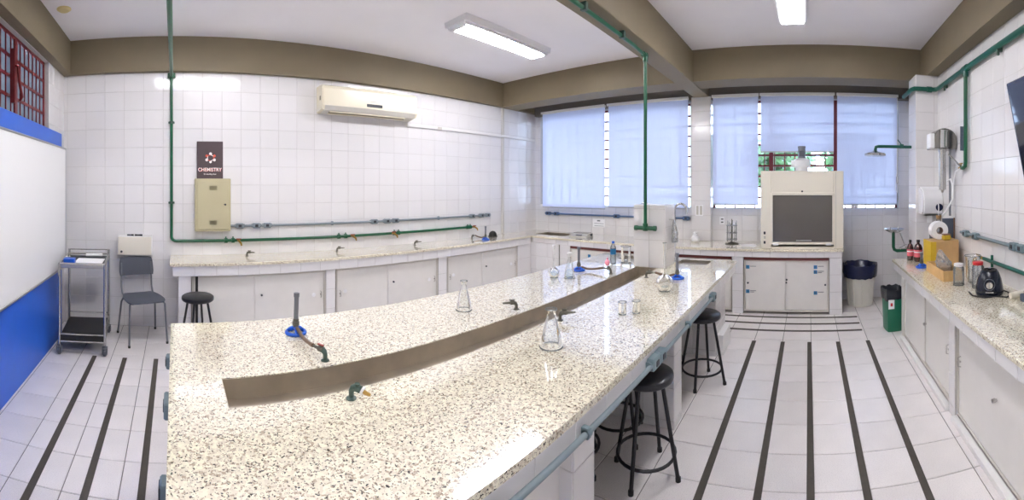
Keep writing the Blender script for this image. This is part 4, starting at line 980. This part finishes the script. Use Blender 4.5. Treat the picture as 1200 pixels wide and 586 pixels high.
part('label_band', 'sticker_blue', t, MB().lathe([(.0295, .10), (.0295, .155)], (0, 0, 0), 20, cap0=False, cap1=False), 50, False)
part('water', 'water', t, MB().lathe([(.022, .003), (.027, .008), (.027, .06), (.024, .075), (.027, .09), (.027, .1)], (0, 0, 0), 20), 50, False)
part('cap', 'blue_plastic', t, MB().cyl((0, 0, .21), (0, 0, .232), .0145, 14), 40, False)
# ================================================================== THINGS ON THE WINDOW BENCH
p = onz(684, 276.5, BT); t = thing('bench_scale', 'silver digital scale on the window bench near the corner', 'scale', (5.36, p.y, BT), .1)
part('body', 'ac_grey', t, MB().prism([(-.12, 0), (.12, 0), (.12, .045), (-.03, .05), (-.12, .02)], -.15, .15, 'y').xform(Matrix.Identity(4)), None, False)
part('pan', 'steel', t, MB().box(-.02, .115, -.125, .125, .052, .06, .003), None, False); part('display', 'socket_dark', t, MB().box(-.112, -.075, -.06, .04, .024, .036, .002), None, False)
part('side_knob', 'grey_plastic', t, MB().cyl((.03, -.15, .03), (.03, -.175, .03), .02, 12), 40, False)
def notice(x0, x1, y0, y1, X, label, lines):
    a, b = onx(x0, y0, X), onx(x1, y1, X); zt_, zb2 = max(a.z, b.z), min(a.z, b.z)
    t = thing('notice_sheet', label, 'notice', (X, (a.y + b.y) / 2, zb2)); part('sheet', 'paper', t, MB().box(X - .002, X - .0005, b.y, a.y, zb2, zt_))
    for (u0, u1, v0, v1, m_) in lines: part('printed_line', m_, t, MB().box(X - .003, X - .0015, a.y + (b.y - a.y) * u0, a.y + (b.y - a.y) * u1, zb2 + (zt_ - zb2) * v0, zb2 + (zt_ - zb2) * v1))
notice(695, 709, 256.5, 266.5, XW - .003, 'white notice sheet with small emblem on the tiles above the scale', [(.35, .6, .72, .86, 'ink'), (.12, .9, .42, .47, 'ink'), (.12, .9, .12, .17, 'ink')])
notice(815, 824, 240, 253, 5.622, 'grey two-column notice sheet on the pier between the windows', [(.12, .4, .1, .9, 'ac_grey'), (.58, .88, .1, .9, 'ac_grey')])
conduit('blue-grey socket conduit on the tiles below the corner windows', [(5.735, YatX(639, 5.735), 1.13), (5.735, YatX(806, 5.735), 1.13)], 1.13, .014,
        [(5.738, YatX(x, 5.735), 1.13) for x in (642.5, 652, 722.5, 804)], (-1, 0, 0), 'conduit_navy', 'conduit_navy', (5.73, 3, 1.13))
p = onz(815, 283.5, BT); t = thing('white_bundle', 'white knotted plastic bundle on the window bench by the pier', 'bundle', (5.5, 5.5 / math.tan(az(815)), BT))
rd = random.Random(9); V = []; prof = [(.03, 0), (.055, .012), (.066, .04), (.058, .075), (.03, .095), (.022, .11), (.034, .13), (.02, .14)]
for r, h in prof:
    for k in range(16): a = 2 * PI * k / 16; q = r * (1 + rd.uniform(-.13, .13)); V.append((q * math.cos(a), q * math.sin(a), h))
part('body', 'white_plastic', t, MB().add(V, [(j * 16 + k, j * 16 + (k + 1) % 16, (j + 1) * 16 + (k + 1) % 16, (j + 1) * 16 + k) for j in range(7) for k in range(16)] + [tuple(range(16))[::-1], tuple(range(112, 128))]), 50, False)
part('knot', 'white_plastic', t, MB().tube([(.03 * math.cos(2 * PI * k / 10), .03 * math.sin(2 * PI * k / 10), .1) for k in range(10)], .008, 6, True), 50, False)
t = thing('pipette_rack', 'small round metal pipette rack on the window bench left of the fume hood', 'rack', (5.42, 5.42 / math.tan(az(857.5)), BT))
part('base', 'old_metal', t, MB().lathe([(.095, 0), (.095, .008), (.03, .022), (.012, .03)], (0, 0, 0), 22), 40, False)
part('stem', 'old_metal', t, MB().cyl((0, 0, .02), (0, 0, .34), .006, 8), 40, False)
for z in (.06, .15, .25): part('ring_plate', 'grey_metal', t, MB().lathe([(.078, z), (.078, z + .006), (.02, z + .006), (.02, z)], (0, 0, 0), 22, cap0=False, cap1=False), 40, False)
for k in range(8):
    a = k * PI / 4; part('pipette', 'glass_rim', t, MB().cyl((.065 * math.cos(a), .065 * math.sin(a), .035), (.065 * math.cos(a), .065 * math.sin(a), .32 - .03 * (k % 3)), .005, 8), 40, False)
p = onx(846.5, 258.5, XW); t = thing('wall_socket', 'white double wall socket beside the pipette rack', 'socket', (XW - .01, p.y, p.z))
part('plate', 'white_plastic', t, MB().box(XW - .012, XW, p.y - .04, p.y + .04, p.z - .055, p.z + .055, .003)); 
for s_ in (-1, 1): part('slot', 'socket_dark', t, MB().box(XW - .0135, XW - .011, p.y - .017, p.y + .017, p.z + s_ * .022 - .008, p.z + s_ * .022 + .008))
t = thing('paper_sheet', 'loose white papers on the window bench beside the fume hood', 'paper', (5.3, YatX(877, 5.3), BT), .1)
part('sheet', 'paper', t, MB().box(-.1, .1, -.1, .1, 0, .002), None, False); part('sheet', 'paper', t, MB().box(-.1, .1, -.1, .1, .002, .004).xform(Matrix.Rotation(.3, 4, 'Z')), None, False)
# ================================================================== BINS
p = onz(1008, 357, 0); bx_, by_ = 5.46, -.705
t = thing('waste_bin', 'tall cream waste bin with navy liner beside the hood cabinet', 'bin', (bx_, by_, 0))
part('body', 'bin_cream', t, MB().lathe([(.155, 0), (.165, .01), (.2, .42), (.215, .52)], (0, 0, 0), 28, cap1=False), 40, False)
for k in range(10):
    a = 2 * PI * k / 10; part('rib', 'bin_cream', t, MB().cyl((.166 * math.cos(a), .166 * math.sin(a), .02), (.198 * math.cos(a), .198 * math.sin(a), .40), .009, 6), None, False)
def liner(t, R, z0, z1, m_, sq=False, seed=1):
    rd = random.Random(seed); V = []; n = 32
    prof = [(R * .97, z0), (R * 1.03, z0 + (z1 - z0) * .35), (R * 1.05, z1 - .02), (R * 1.02, z1), (R * .93, z1 - .01), (R * .85, z1 - .13), (R * .6, z1 - .2), (.02, z1 - .22)]
    for j, (r, h) in enumerate(prof):
        for k in range(n):
            a = 2 * PI * k / n; q = r * (1 + rd.uniform(-.025, .025)); hh = h + rd.uniform(-.012, .012)
            c, s_ = math.cos(a), math.sin(a)
            if sq: q = q * (1 / max(abs(c), abs(s_))) ** .75
            V.append((q * c, q * s_, hh))
    part('liner', m_, t, MB().add(V, [(j * n + k, j * n + (k + 1) % n, (j + 1) * n + (k + 1) % n, (j + 1) * n + k) for j in range(len(prof) - 1) for k in range(n)] + [tuple(range((len(prof) - 1) * n, len(prof) * n))]), 60, False)
liner(t, .228, .385, .56, 'navy')
t = thing('waste_bin', 'green waste bin with black liner at the end of the side bench', 'bin', (4.44, -.945, 0), .12)
V = []
for wd, h in ((.088, 0), (.094, .008), (.108, .44)):
    for k in range(24):
        a = 2 * PI * k / 24; c, s_ = math.cos(a), math.sin(a); q = wd * (1 / max(abs(c), abs(s_))) ** .75; V.append((q * c, q * s_, h))
part('body', 'green_bin', t, MB().add(V, [(j * 24 + k, j * 24 + (k + 1) % 24, (j + 1) * 24 + (k + 1) % 24, (j + 1) * 24 + k) for j in range(2) for k in range(24)] + [tuple(range(24))[::-1]]), 40, False)
liner(t, .114, .35, .47, 'dark_bag', True, 5)
part('label_sheet', 'paper', t, MB().box(-.112, -.108, .02, .088, .26, .36).xform(Matrix.Rotation(0, 4, 'Z')), None, False)
part('label_print', 'red_lid', t, MB().box(-.1135, -.1115, .04, .065, .29, .325), None, False)
# ================================================================== SHOWER AND EYEWASH
xs_ = 4.74
t = thing('emergency_shower', 'green-armed emergency shower with round steel head', 'shower', (xs_, -1.24, 2.07))
p = onx(1027.5, 171.5, xs_); zz = p.z; yy = p.y
part('arm', 'teal_pipe', t, MB().tube([(xs_, -1.243, zz), (xs_, yy - .02, zz), (xs_, yy + .01, zz - .006), (xs_, yy + .018, zz - .04), (xs_, yy + .018, zz - .06)], .019, 10), 40)
part('shower_head', 'steel', t, MB().lathe([(.02, zz - .05), (.035, zz - .062), (.12, zz - .085), (.127, zz - .095), (.127, zz - .112), (.115, zz - .116), (.001, zz - .116)], (xs_, yy + .02, 0), 28), 30)
py = onx(1052, 168, xs_).y
part('pull_lever', 'teal_pipe', t, MB().tube([(xs_, py - .05, zz + .02), (xs_, py, zz + .085)], .007, 8).cyl((xs_, py - .05, zz - .02), (xs_, py - .05, zz + .03), .025, 10), 40)
part('pull_rod', 'steel', t, MB().tube([(xs_, py, zz + .085), (xs_, py + .005, zz - .35)] + [(xs_, py + .005 + .012 * math.sin(a), zz - .40 + .05 * math.cos(a)) for a in [k * PI / 5 for k in range(1, 10)]] + [(xs_, py + .005, zz - .35)], .0035, 6))
t = thing('eyewash_station', 'steel eyewash bowl on green pipe by the corner column', 'eyewash', (xs_, -1.24, .83))
c = onx(1048, 268, xs_); cy_, cz_ = c.y, c.z
part('bowl', 'steel', t, MB().lathe([(.02, cz_ - .05), (.06, cz_ - .045), (.118, cz_ - .012), (.126, cz_), (.12, cz_), (.06, cz_ - .03), (.001, cz_ - .036)], (xs_, cy_, 0), 28), 40)
part('pipe', 'green_pipe', t, MB().tube([(xs_, cy_ + .01, cz_ - .04), (xs_, cy_ + .01, cz_ - .22)] + [(xs_, cy_ - .0, cz_ - .25), (xs_, cy_ - .03, cz_ - .265), (xs_, -1.243, cz_ - .265)], .02, 10), 40)
for dy in (-.045, .045): part('spray_nozzle', 'chrome', t, MB().tube([(xs_, cy_, cz_ - .03), (xs_, cy_ + dy, cz_ - .01), (xs_, cy_ + dy, cz_ + .025)], .008, 8), 40)
part('valve', 'chrome', t, MB().tube([(xs_ - .02, cy_ - .07, cz_ - .05), (xs_ - .025, cy_ - .10, cz_ - .13), (xs_ - .02, cy_ - .13, cz_ - .2), (xs_, -1.2, cz_ - .262)], .01, 8).cyl((xs_ - .02, cy_ - .15, cz_ - .2), (xs_ - .02, cy_ - .06, cz_ - .24), .014, 8), 40)
# ================================================================== SIDE BENCH ON THE RIGHT
RF, RX1 = -.90, 4.27
wt = MB().box(.7, RX1, YR + .004, RF, BT - .03, BT, .003).build('bench_worktop', 'granite'); tag(wt, 'speckled granite worktop of the side bench with bottles and jars', 'worktop')
bs = thing('masonry_bench', 'white tiled base carrying the side bench by the right wall', 'bench base', (3, -1.2, 0))
ap = part('apron', 'grout', bs, MB().box(.7, RX1 - .02, RF - .09, RF - .015, .715, BT - .031)); tiles(ap, '+y', RF - .015, [(.7, RX1 - .02, .715, BT - .031)], (.225, .2), (.7, .715))
o = part('pillar', 'cabinet', bs, MB().box(4.12, 4.25, YR + .004, -1.0, 0, .714, .003))
xr = lambda x, Y: Y * math.tan(az(x))
pa, pb_ = xr(1119, -.985), xr(1112, -.985)
o = part('pillar', 'grout', bs, MB().box(pa, pb_, YR + .004, -.985, 0, .714)); tiles(o, '+y', -.985, [(pa, pb_, 0, .714)], (.4, .215), (pa, .714 - 4 * .215))
part('plinth', 'white_paint', bs, MB().box(.7, pa - .002, -1.0, -.955, 0, .035, .003)); part('plinth', 'white_paint', bs, MB().box(pb_ + .002, 4.118, -1.0, -.955, 0, .035, .003))
us = xr(1082, -1.0)
cabinet('cream sliding-door cabinet at the window end of the side bench', '+y', -1.005, pb_ + .004, 4.118, .037, .713, [us], .4, [(0, us - .03, .40, 'knob'), (0, pb_ + .09, .40, 'latch')], (3.7, -1.2, .037))
cabinet('cream cabinet with steel knob at the near end of the side bench', '+y', -1.005, .72, pa - .004, .037, .713, [1.55], .4, [(1, xr(1167, -1.0), .42, 'knob'), (1, pa - .06, .42, 'latch')], (1.7, -1.2, .037))
# things on the side bench
def bottle(p, R, h, label, m_='amber', lab=True, seed=0):
    t = thing('reagent_bottle', label, 'bottle', p, 0, 'amber bottles on the side bench')
    part('body', m_, t, MB().lathe([(R * .9, 0), (R, .006), (R, h * .62), (R * .75, h * .76), (R * .32, h * .84), (R * .32, h * .9)], (0, 0, 0), 24), 40, False)
    part('cap', 'black_paint', t, MB().cyl((0, 0, h * .88), (0, 0, h), R * .42, 16), 40, False)
    if lab: part('label_band', 'pink_label', t, MB().lathe([(R * 1.012, h * .22), (R * 1.012, h * .55)], (0, 0, 0), 24, cap0=False, cap1=False), 40, False); part('label_strip', 'paper', t, MB().lathe([(R * 1.018, h * .42), (R * 1.018, h * .47)], (0, 0, 0), 24, cap0=False, cap1=False), 40, False)
bottle(onz(1076, 306.2, BT), .046, .225, 'amber bottle with pink label standing in front on the side bench')
bottle(Vector((4.16, -1.075, BT)), .036, .215, 'smaller amber bottle at the very end of the side bench')
burner(onz(1084.5, 314, BT) + Vector((.03, .03, 0)), 'small blue-footed burner between the amber bottle and wooden tray', None, .05, .14)
p = Vector((3.13, -1.085, BT)); t = thing('wooden_tray', 'open shallow wooden tray on the side bench', 'tray', (3.36, -1.17, BT), .0)
x0, x1, y0, y1 = 3.12, 3.6, -1.26, -1.085
part('floor_board', 'wood', t, MB().box(x0, x1, y0, y1, BT, BT + .008)); 
for r in ((x0, x0 + .012, y0, y1), (x1 - .012, x1, y0, y1), (x0 + .012, x1 - .012, y0, y0 + .012), (x0 + .012, x1 - .012, y1 - .012, y1)): part('side_board', 'wood', t, MB().box(*r, BT + .008, BT + .085, .002))
t = thing('cardboard_box', 'tan box with yellow edge standing behind the wooden tray', 'box', (3.82, -1.3, BT))
part('carton', 'kraft', t, MB().box(3.7, 3.95, -1.45, -1.165, BT, 1.07, .004)); part('yellow_panel', 'yellow', t, MB().box(3.696, 3.702, -1.215, -1.16, BT + .005, 1.068).box(3.698, 3.95, -1.166, -1.160, BT + .005, 1.068))
part('flap', 'kraft', t, MB().box(3.7, 3.95, -1.45, -1.31, 1.071, 1.075))
pr = Vector((3.85, 3.85 / math.tan(az(1099.5)), 1.072 + .092)); t = thing('paper_roll', 'white paper roll lying on the tan box', 'paper roll', (pr.x, pr.y, 1.076))
part('paper', 'paper', t, MB().lathe([(.035, -.05), (.088, -.05), (.09, -.045), (.09, .045), (.088, .05), (.035, .05)], pr, 28, 'x', False, False), 40); part('core', 'brown_edge', t, MB().lathe([(.035, -.05), (.035, .05), (.031, .05), (.031, -.05), (.035, -.05)], pr, 24, 'x', False, False), 40)
t = thing('yellow_sponge', 'yellow block on the tan box beside the paper roll', 'sponge', (3.735, 3.735 / math.tan(az(1109)), 1.077)); part('foam', 'yellow', t, MB().box(-.03, .03, -.042, .042, 0, .05, .012), None, False); part('scrub_pad', 'brown_edge', t, MB().box(-.03, .03, -.042, .042, .05, .06, .004), None, False)
t = thing('glass_carboy', 'clear glass carboy with cork standing behind the paper roll', 'bottle', (4.08, 4.08 / math.tan(az(1100)), BT))
part('glass_wall', 'plastic_clear', t, MB().lathe([(.09, 0), (.1, .01), (.1, .3), (.085, .35), (.03, .395), (.026, .41), (.026, .45)], (0, 0, 0), 24, cap1=False), 40, False); part('cork', 'cork', t, MB().cyl((0, 0, .43), (0, 0, .475), .024, 14, .03), 40, False); part('tube', 'white_plastic', t, MB().tube([(0, 0, .47), (0, 0, .56), (.01, 0, .6)], .007, 8), 40, False)
t = thing('slate_board', 'dark slate-blue board leaning behind the tan box', 'board', (3.98, -1.44, BT)); part('panel', 'slate', t, MB().box(3.965, 3.985, -1.495, -1.372, BT, 1.27, .003)); part('edge_strip', 'brown_edge', t, MB().box(3.955, 3.964, -1.505, -1.49, BT, 1.275))
# bag in the tray
t = thing('plastic_bag', 'crumpled clear plastic bag standing in the wooden tray', 'bag', (3.34, -1.18, BT + .009)); rd = random.Random(12); V = []
for j in range(9):
    f = j / 8; R_ = (.07 * (1 - .2 * f)) if f < .6 else .06 * (1 - (f - .6) * 2.0)
    for k in range(16):
        a = 2 * PI * k / 16; q = R_ * (1 + rd.uniform(-.18, .18)); V.append((q * math.cos(a) * 1.4 + .1 * max(0, f - .4), q * math.sin(a) + .03 * f, f * .21 + rd.uniform(-.008, .008) * (0 < j)))
part('film', 'bag_clear', t, MB().add(V, [(j * 16 + k, j * 16 + (k + 1) % 16, (j + 1) * 16 + (k + 1) % 16, (j + 1) * 16 + k) for j in range(8) for k in range(16)] + [tuple(range(16))[::-1]]), None, False)
part('contents', 'kraft', t, MB().lathe([(.04, .002), (.055, .03), (.045, .07), (.001, .085)], (0, 0, 0), 14), 50, False)
def jar(p, R, h, lid, label):
    t = thing('storage_jar', label, 'jar', p, 0, 'jars on the side bench')
    part('glass_wall', 'plastic_clear', t, MB().lathe([(R * .92, 0), (R, .008), (R, h * .8), (R * .8, h * .88), (R * .8, h * .92)], (0, 0, 0), 24, cap1=False), 40, False)
    part('lid', lid, t, MB().lathe([(R * .86, h * .89), (R * .88, h * .9), (R * .88, h), (R * .8, h * 1.01), (.001, h * 1.01)], (0, 0, 0), 24), 40, False)
    part('foot', 'glass_rim', t, MB().tube([(R * .95 * math.cos(2 * PI * k / 20), R * .95 * math.sin(2 * PI * k / 20), .005) for k in range(20)], .004, 6, True), 60, False)
jar(onz(1123.5, 334, BT), .045, .17, 'white_plastic', 'clear glass jar with white lid in front of the wooden tray')
jar(onz(1146, 337, BT), .048, .2, 'red_lid', 'clear jar with red lid beside the blender motor')
p = onz(1140, 331, BT); t = thing('plastic_pitcher', 'clear plastic measuring jug behind the red-lidded jar', 'jug', p)
part('wall', 'plastic_clear', t, MB().lathe([(.05, 0), (.054, .006), (.064, .215), (.067, .22)], (0, 0, 0), 24, cap1=False), 40, False); part('handle', 'plastic_clear', t, MB().tube([(-.06, 0, .19), (-.1, 0, .18), (-.1, 0, .08), (-.056, 0, .05)], .008, 8), 40, False)
part('rim', 'glass_rim', t, MB().tube([(.067 * math.cos(2 * PI * k / 24), .067 * math.sin(2 * PI * k / 24), .22) for k in range(24)], .003, 6, True), 60, False)
p = onz(1159.5, 344, BT); fa = math.atan2(-p.y, -p.x)
t = thing('blender_motor', 'dark blue blender motor base without its jug', 'blender', p, fa)
V = []; lv2 = [(.098, 0), (.104, .012), (.1, .05), (.088, .11), (.07, .155), (.062, .168)]
for R_, h in lv2:
    for k in range(28):
        a = 2 * PI * k / 28; c, s_ = math.cos(a), math.sin(a); q = R_ * (1 / max(abs(c), abs(s_))) ** .35; V.append((q * c * .93, q * s_, h))
part('housing', 'appliance', t, MB().add(V, [(j * 28 + k, j * 28 + (k + 1) % 28, (j + 1) * 28 + (k + 1) % 28, (j + 1) * 28 + k) for j in range(5) for k in range(28)] + [tuple(range(28))[::-1], tuple(range(140, 168))]), 35, False)
part('collar', 'black_rubber', t, MB().lathe([(.055, .166), (.055, .178), (.04, .18), (.04, .172), (.001, .172)], (0, 0, 0), 20), 40, False)
part('coupling', 'chrome', t, MB().cyl((0, 0, .172), (0, 0, .19), .014, 10), 40, False)
kn = part('dial', 'chrome', t, MB().cyl((.085, 0, .085), (.108, 0, .083), .026, 20, .024), 40, False); part('dial_grip', 'steel', kn, MB().box(.107, .118, -.006, .006, .062, .105, .002), None, False)
part('dial_ring', 'grey_metal', t, MB().tube([(.093 + .012 * -math.sin(2 * PI * k / 24) * .3, .038 * math.cos(2 * PI * k / 24), .085 + .038 * math.sin(2 * PI * k / 24)) for k in range(24)], .0025, 6, True), 60, False)
part('badge', 'steel', t, MB().box(.094, .101, -.03, .03, .027, .036, .002), None, False)
part('power_cord', 'black_rubber', t, MB().tube([(-.06, .05, .02), (-.02, .13, .008), (.06, .16, .006), (.12, .12, .006), (.10, .04, .006), (.13, -.03, .006), (.08, -.12, .006), (-.02, -.15, .006)], .005, 8), 40, False)
# pipes and conduits on the right wall
yw = YR + .04
gp = thing('gas_pipe', 'thick green pipe under the right beam with a drop to the water still', 'pipe', (3.5, yw, 1.75))
xd = xr(1131.5, yw)
part('main_run', 'teal_pipe', gp, MB().tube([(-1.1, yw, 2.735), (4.42, yw, 2.735), (4.47, yw + .012, 2.735), (4.49, yw + .05, 2.735), (4.495, -1.26, 2.735), (4.505, -1.215, 2.735), (4.55, -1.195, 2.735), (4.95, -1.195, 2.735)], .026, 12), 40)
part('drop', 'green_pipe', gp, MB().tube([(xd, yw, 2.72), (xd, yw, 1.84), (xd + .01, yw, 1.80), (xd + .05, yw, 1.785), (xd + .09, yw, 1.785)], .02, 10), 40)
part('tee', 'teal_pipe', gp, MB().cyl((xd - .05, yw, 2.735), (xd + .05, yw, 2.735), .034, 12).cyl((xd, yw, 2.66), (xd, yw, 2.735), .028, 12), 40)
part('coupling', 'teal_pipe', gp, MB().cyl((4.495, -1.42, 2.735), (4.495, -1.36, 2.735), .034, 12), 40)
for x in (2.2, 2.9, 4.2): part('clamp', 'dark_green', gp, MB().box(x - .014, x + .014, YR + .004, yw, 2.69, 2.765, .003).box(x - .01, x + .01, yw - .01, yw + .01, 2.66, 2.72, .002))
part('stop_cock', 'brass', gp, MB().cyl((xd + .09, yw, 1.785), (xd + .16, yw, 1.785), .016, 10).cyl((xd + .12, yw, 1.78), (xd + .12, yw, 1.83), .008, 8).box(xd + .09, xd + .15, yw - .008, yw + .008, 1.825, 1.835), 40)
conduit('blue-grey socket conduit on the right wall below the screen', [(xr(1126, YR + .03), YR + .03, 1.15), (.6, YR + .03, 1.15)], 1.15, .015, [(xr(x, YR + .03), YR + .028, 1.15) for x in (1132, 1143.5, 1188.5, 1197.5)], (0, 1, 0), 'conduit_blue', 'box_blue', (2.5, YR + .03, 1.15))
gp = thing('gas_pipe', 'lower green gas pipe with brass tap on the right wall', 'pipe', (2.5, YR + .035, .975)); xg = xr(1153, YR + .035)
part('run', 'teal_pipe', gp, MB().cyl((xg, YR + .035, .975), (.6, YR + .035, .975), .016, 10), 40); part('tee', 'teal_pipe', gp, MB().cyl((xg - .16, YR + .035, .93), (xg - .16, YR + .035, 1.03), .012, 10), 40)
tp = part('outlet_tap', 'brass', gp, MB().tube([(xg, YR + .035, .975), (xg + .05, YR + .05, .98), (xg + .06, YR + .10, .965), (xg + .06, YR + .12, .92)], [.015, .015, .013, .009], 8), 40); part('tap_lever', 'brass', tp, MB().box(xg + .02, xg + .09, YR + .06, YR + .075, .995, 1.008, .003))
gp = thing('air_hose', 'dark hose with plug lying along the back of the side bench', 'hose', (2.6, -1.44, BT)); part('hose', 'slate', gp, MB().tube([(2.44, -1.46, BT + .045), (2.40, -1.46, BT + .04), (2.3, -1.45, BT + .03), (1.9, -1.45, BT + .02), (1.2, -1.45, BT + .02)], .018, 8), 40); part('plug', 'cream', gp, MB().cyl((2.45, -1.44, BT + .03), (2.45, -1.34, BT + .025), .022, 10), 40); part('valve', 'slate', gp, MB().box(2.33, 2.39, -1.43, -1.38, BT, BT + .05, .006))
# water still, dispenser
pc = Vector((3.98, -1.375, 2.08)); t = thing('water_still', 'chrome wall-mounted water still with glass gauge', 'water still', (4.0, -1.5, 1.6))
prof = [(-.125, -.12), (.125, -.12), (.125, -.01)] + [(.125 * math.cos(a), -.01 + .10 * math.sin(a)) for a in [k * PI / 12 for k in range(1, 12)]] + [(-.125, -.01)]
part('boiler', 'still_steel', t, MB().prism([(a + pc.y + .0, b + pc.z + .03) for a, b in prof], 3.9, 4.12, 'x'), 40)
part('end_plate', 'still_steel', t, MB().prism([(a * .9 + pc.y, b * .9 + pc.z + .03) for a, b in prof], 3.892, 3.9, 'x'))
part('gauge_box', 'white_plastic', t, MB().box(3.88, 4.0, pc.y + .115, pc.y + .165, pc.z - .09, pc.z + .06, .006))
part('gauge_bracket', 'chrome', t, MB().box(3.87, 3.892, pc.y - .02, pc.y + .06, pc.z - .08, pc.z + .10, .004).cyl((3.87, pc.y, pc.z - .07), (3.87, pc.y, pc.z + .09), .008, 8))
part('wall_bracket', 'slate', t, MB().box(3.72, 3.735, YR + .003, -1.475, 1.96, 2.2))
part('condenser', 'steel', t, MB().cyl((3.95, -1.365, 1.99), (3.95, -1.365, 1.57), .036, 16).cyl((3.95, -1.365, 1.99), (3.95, -1.365, 1.96), .042, 16).cyl((3.95, -1.365, 1.58), (3.95, -1.365, 1.54), .026, 16, .01), 40)
part('back_rod', 'grey_metal', t, MB().cyl((3.93, -1.44, 1.99), (3.93, -1.44, 1.3), .012, 10), 40)
part('brace', 'steel', t, MB().tube([(3.86, -1.40, 1.93), (3.68, -1.46, 1.80)], .009, 8), 40)
part('drain_hose', 'white_plastic', t, MB().tube([(3.9, -1.40, 1.66), (3.86, -1.42, 1.68), (3.82, -1.43, 1.6), (3.83, -1.43, 1.48), (3.88, -1.42, 1.42), (3.95, -1.40, 1.34), (4.0, -1.38, 1.30)], .009, 8).tube([(3.7, -1.465, 1.78), (3.8, -1.45, 1.75), (3.84, -1.44, 1.6)], .008, 8), 40)
pd = Vector((4.53, -1.405, 1.41)); t = thing('towel_dispenser', 'rounded white paper towel dispenser under the water still', 'dispenser', (4.5, pd.y, 1.28))
prof = [(4.536, 1.28), (4.40, 1.28), (4.36, 1.30), (4.34, 1.36), (4.345, 1.45), (4.38, 1.54), (4.44, 1.585), (4.536, 1.6)]
part('cover', 'white_plastic', t, MB().prism([(a, b) for a, b in [(x, z) for x, z in prof]], -1.508, -1.29, 'y'), 40)
part('side_cheek', 'white_plastic', t, MB().prism([(x + (.02 if x < 4.5 else 0), z + (.012 if z < 1.4 else -.012)) for x, z in prof], -1.29, -1.272, 'y'), 40)
part('mouth', 'socket_dark', t, MB().box(4.38, 4.52, -1.49, -1.31, 1.274, 1.281)); part('knob', 'navy', t, MB().cyl((4.345, -1.46, 1.37), (4.325, -1.46, 1.365), .042, 16), 40)
part('towel_end', 'paper', t, MB().box(4.42, 4.422, -1.40, -1.34, 1.19, 1.28))
# tilted screen on the right wall
t = thing('wall_screen', 'dark flat screen tilted on the right wall at the picture edge', 'screen', (1.75, YR, 1.9))
Lx, Hh = 1.1, .66; M = Matrix.Translation(Vector((2.335, -1.245, 2.275))) @ Matrix.Rotation(-.215, 4, 'X')
part('bezel', 'tv_bezel', t, MB().box(-Lx, 0, -.045, 0, -Hh, 0, .006).xform(M)); part('panel', 'screen', t, MB().box(-Lx + .025, -.022, 0, .002, -Hh + .03, -.022).xform(M))
part('bracket', 'black_paint', t, MB().box(1.6, 1.95, YR + .003, -1.4, 1.85, 2.1))
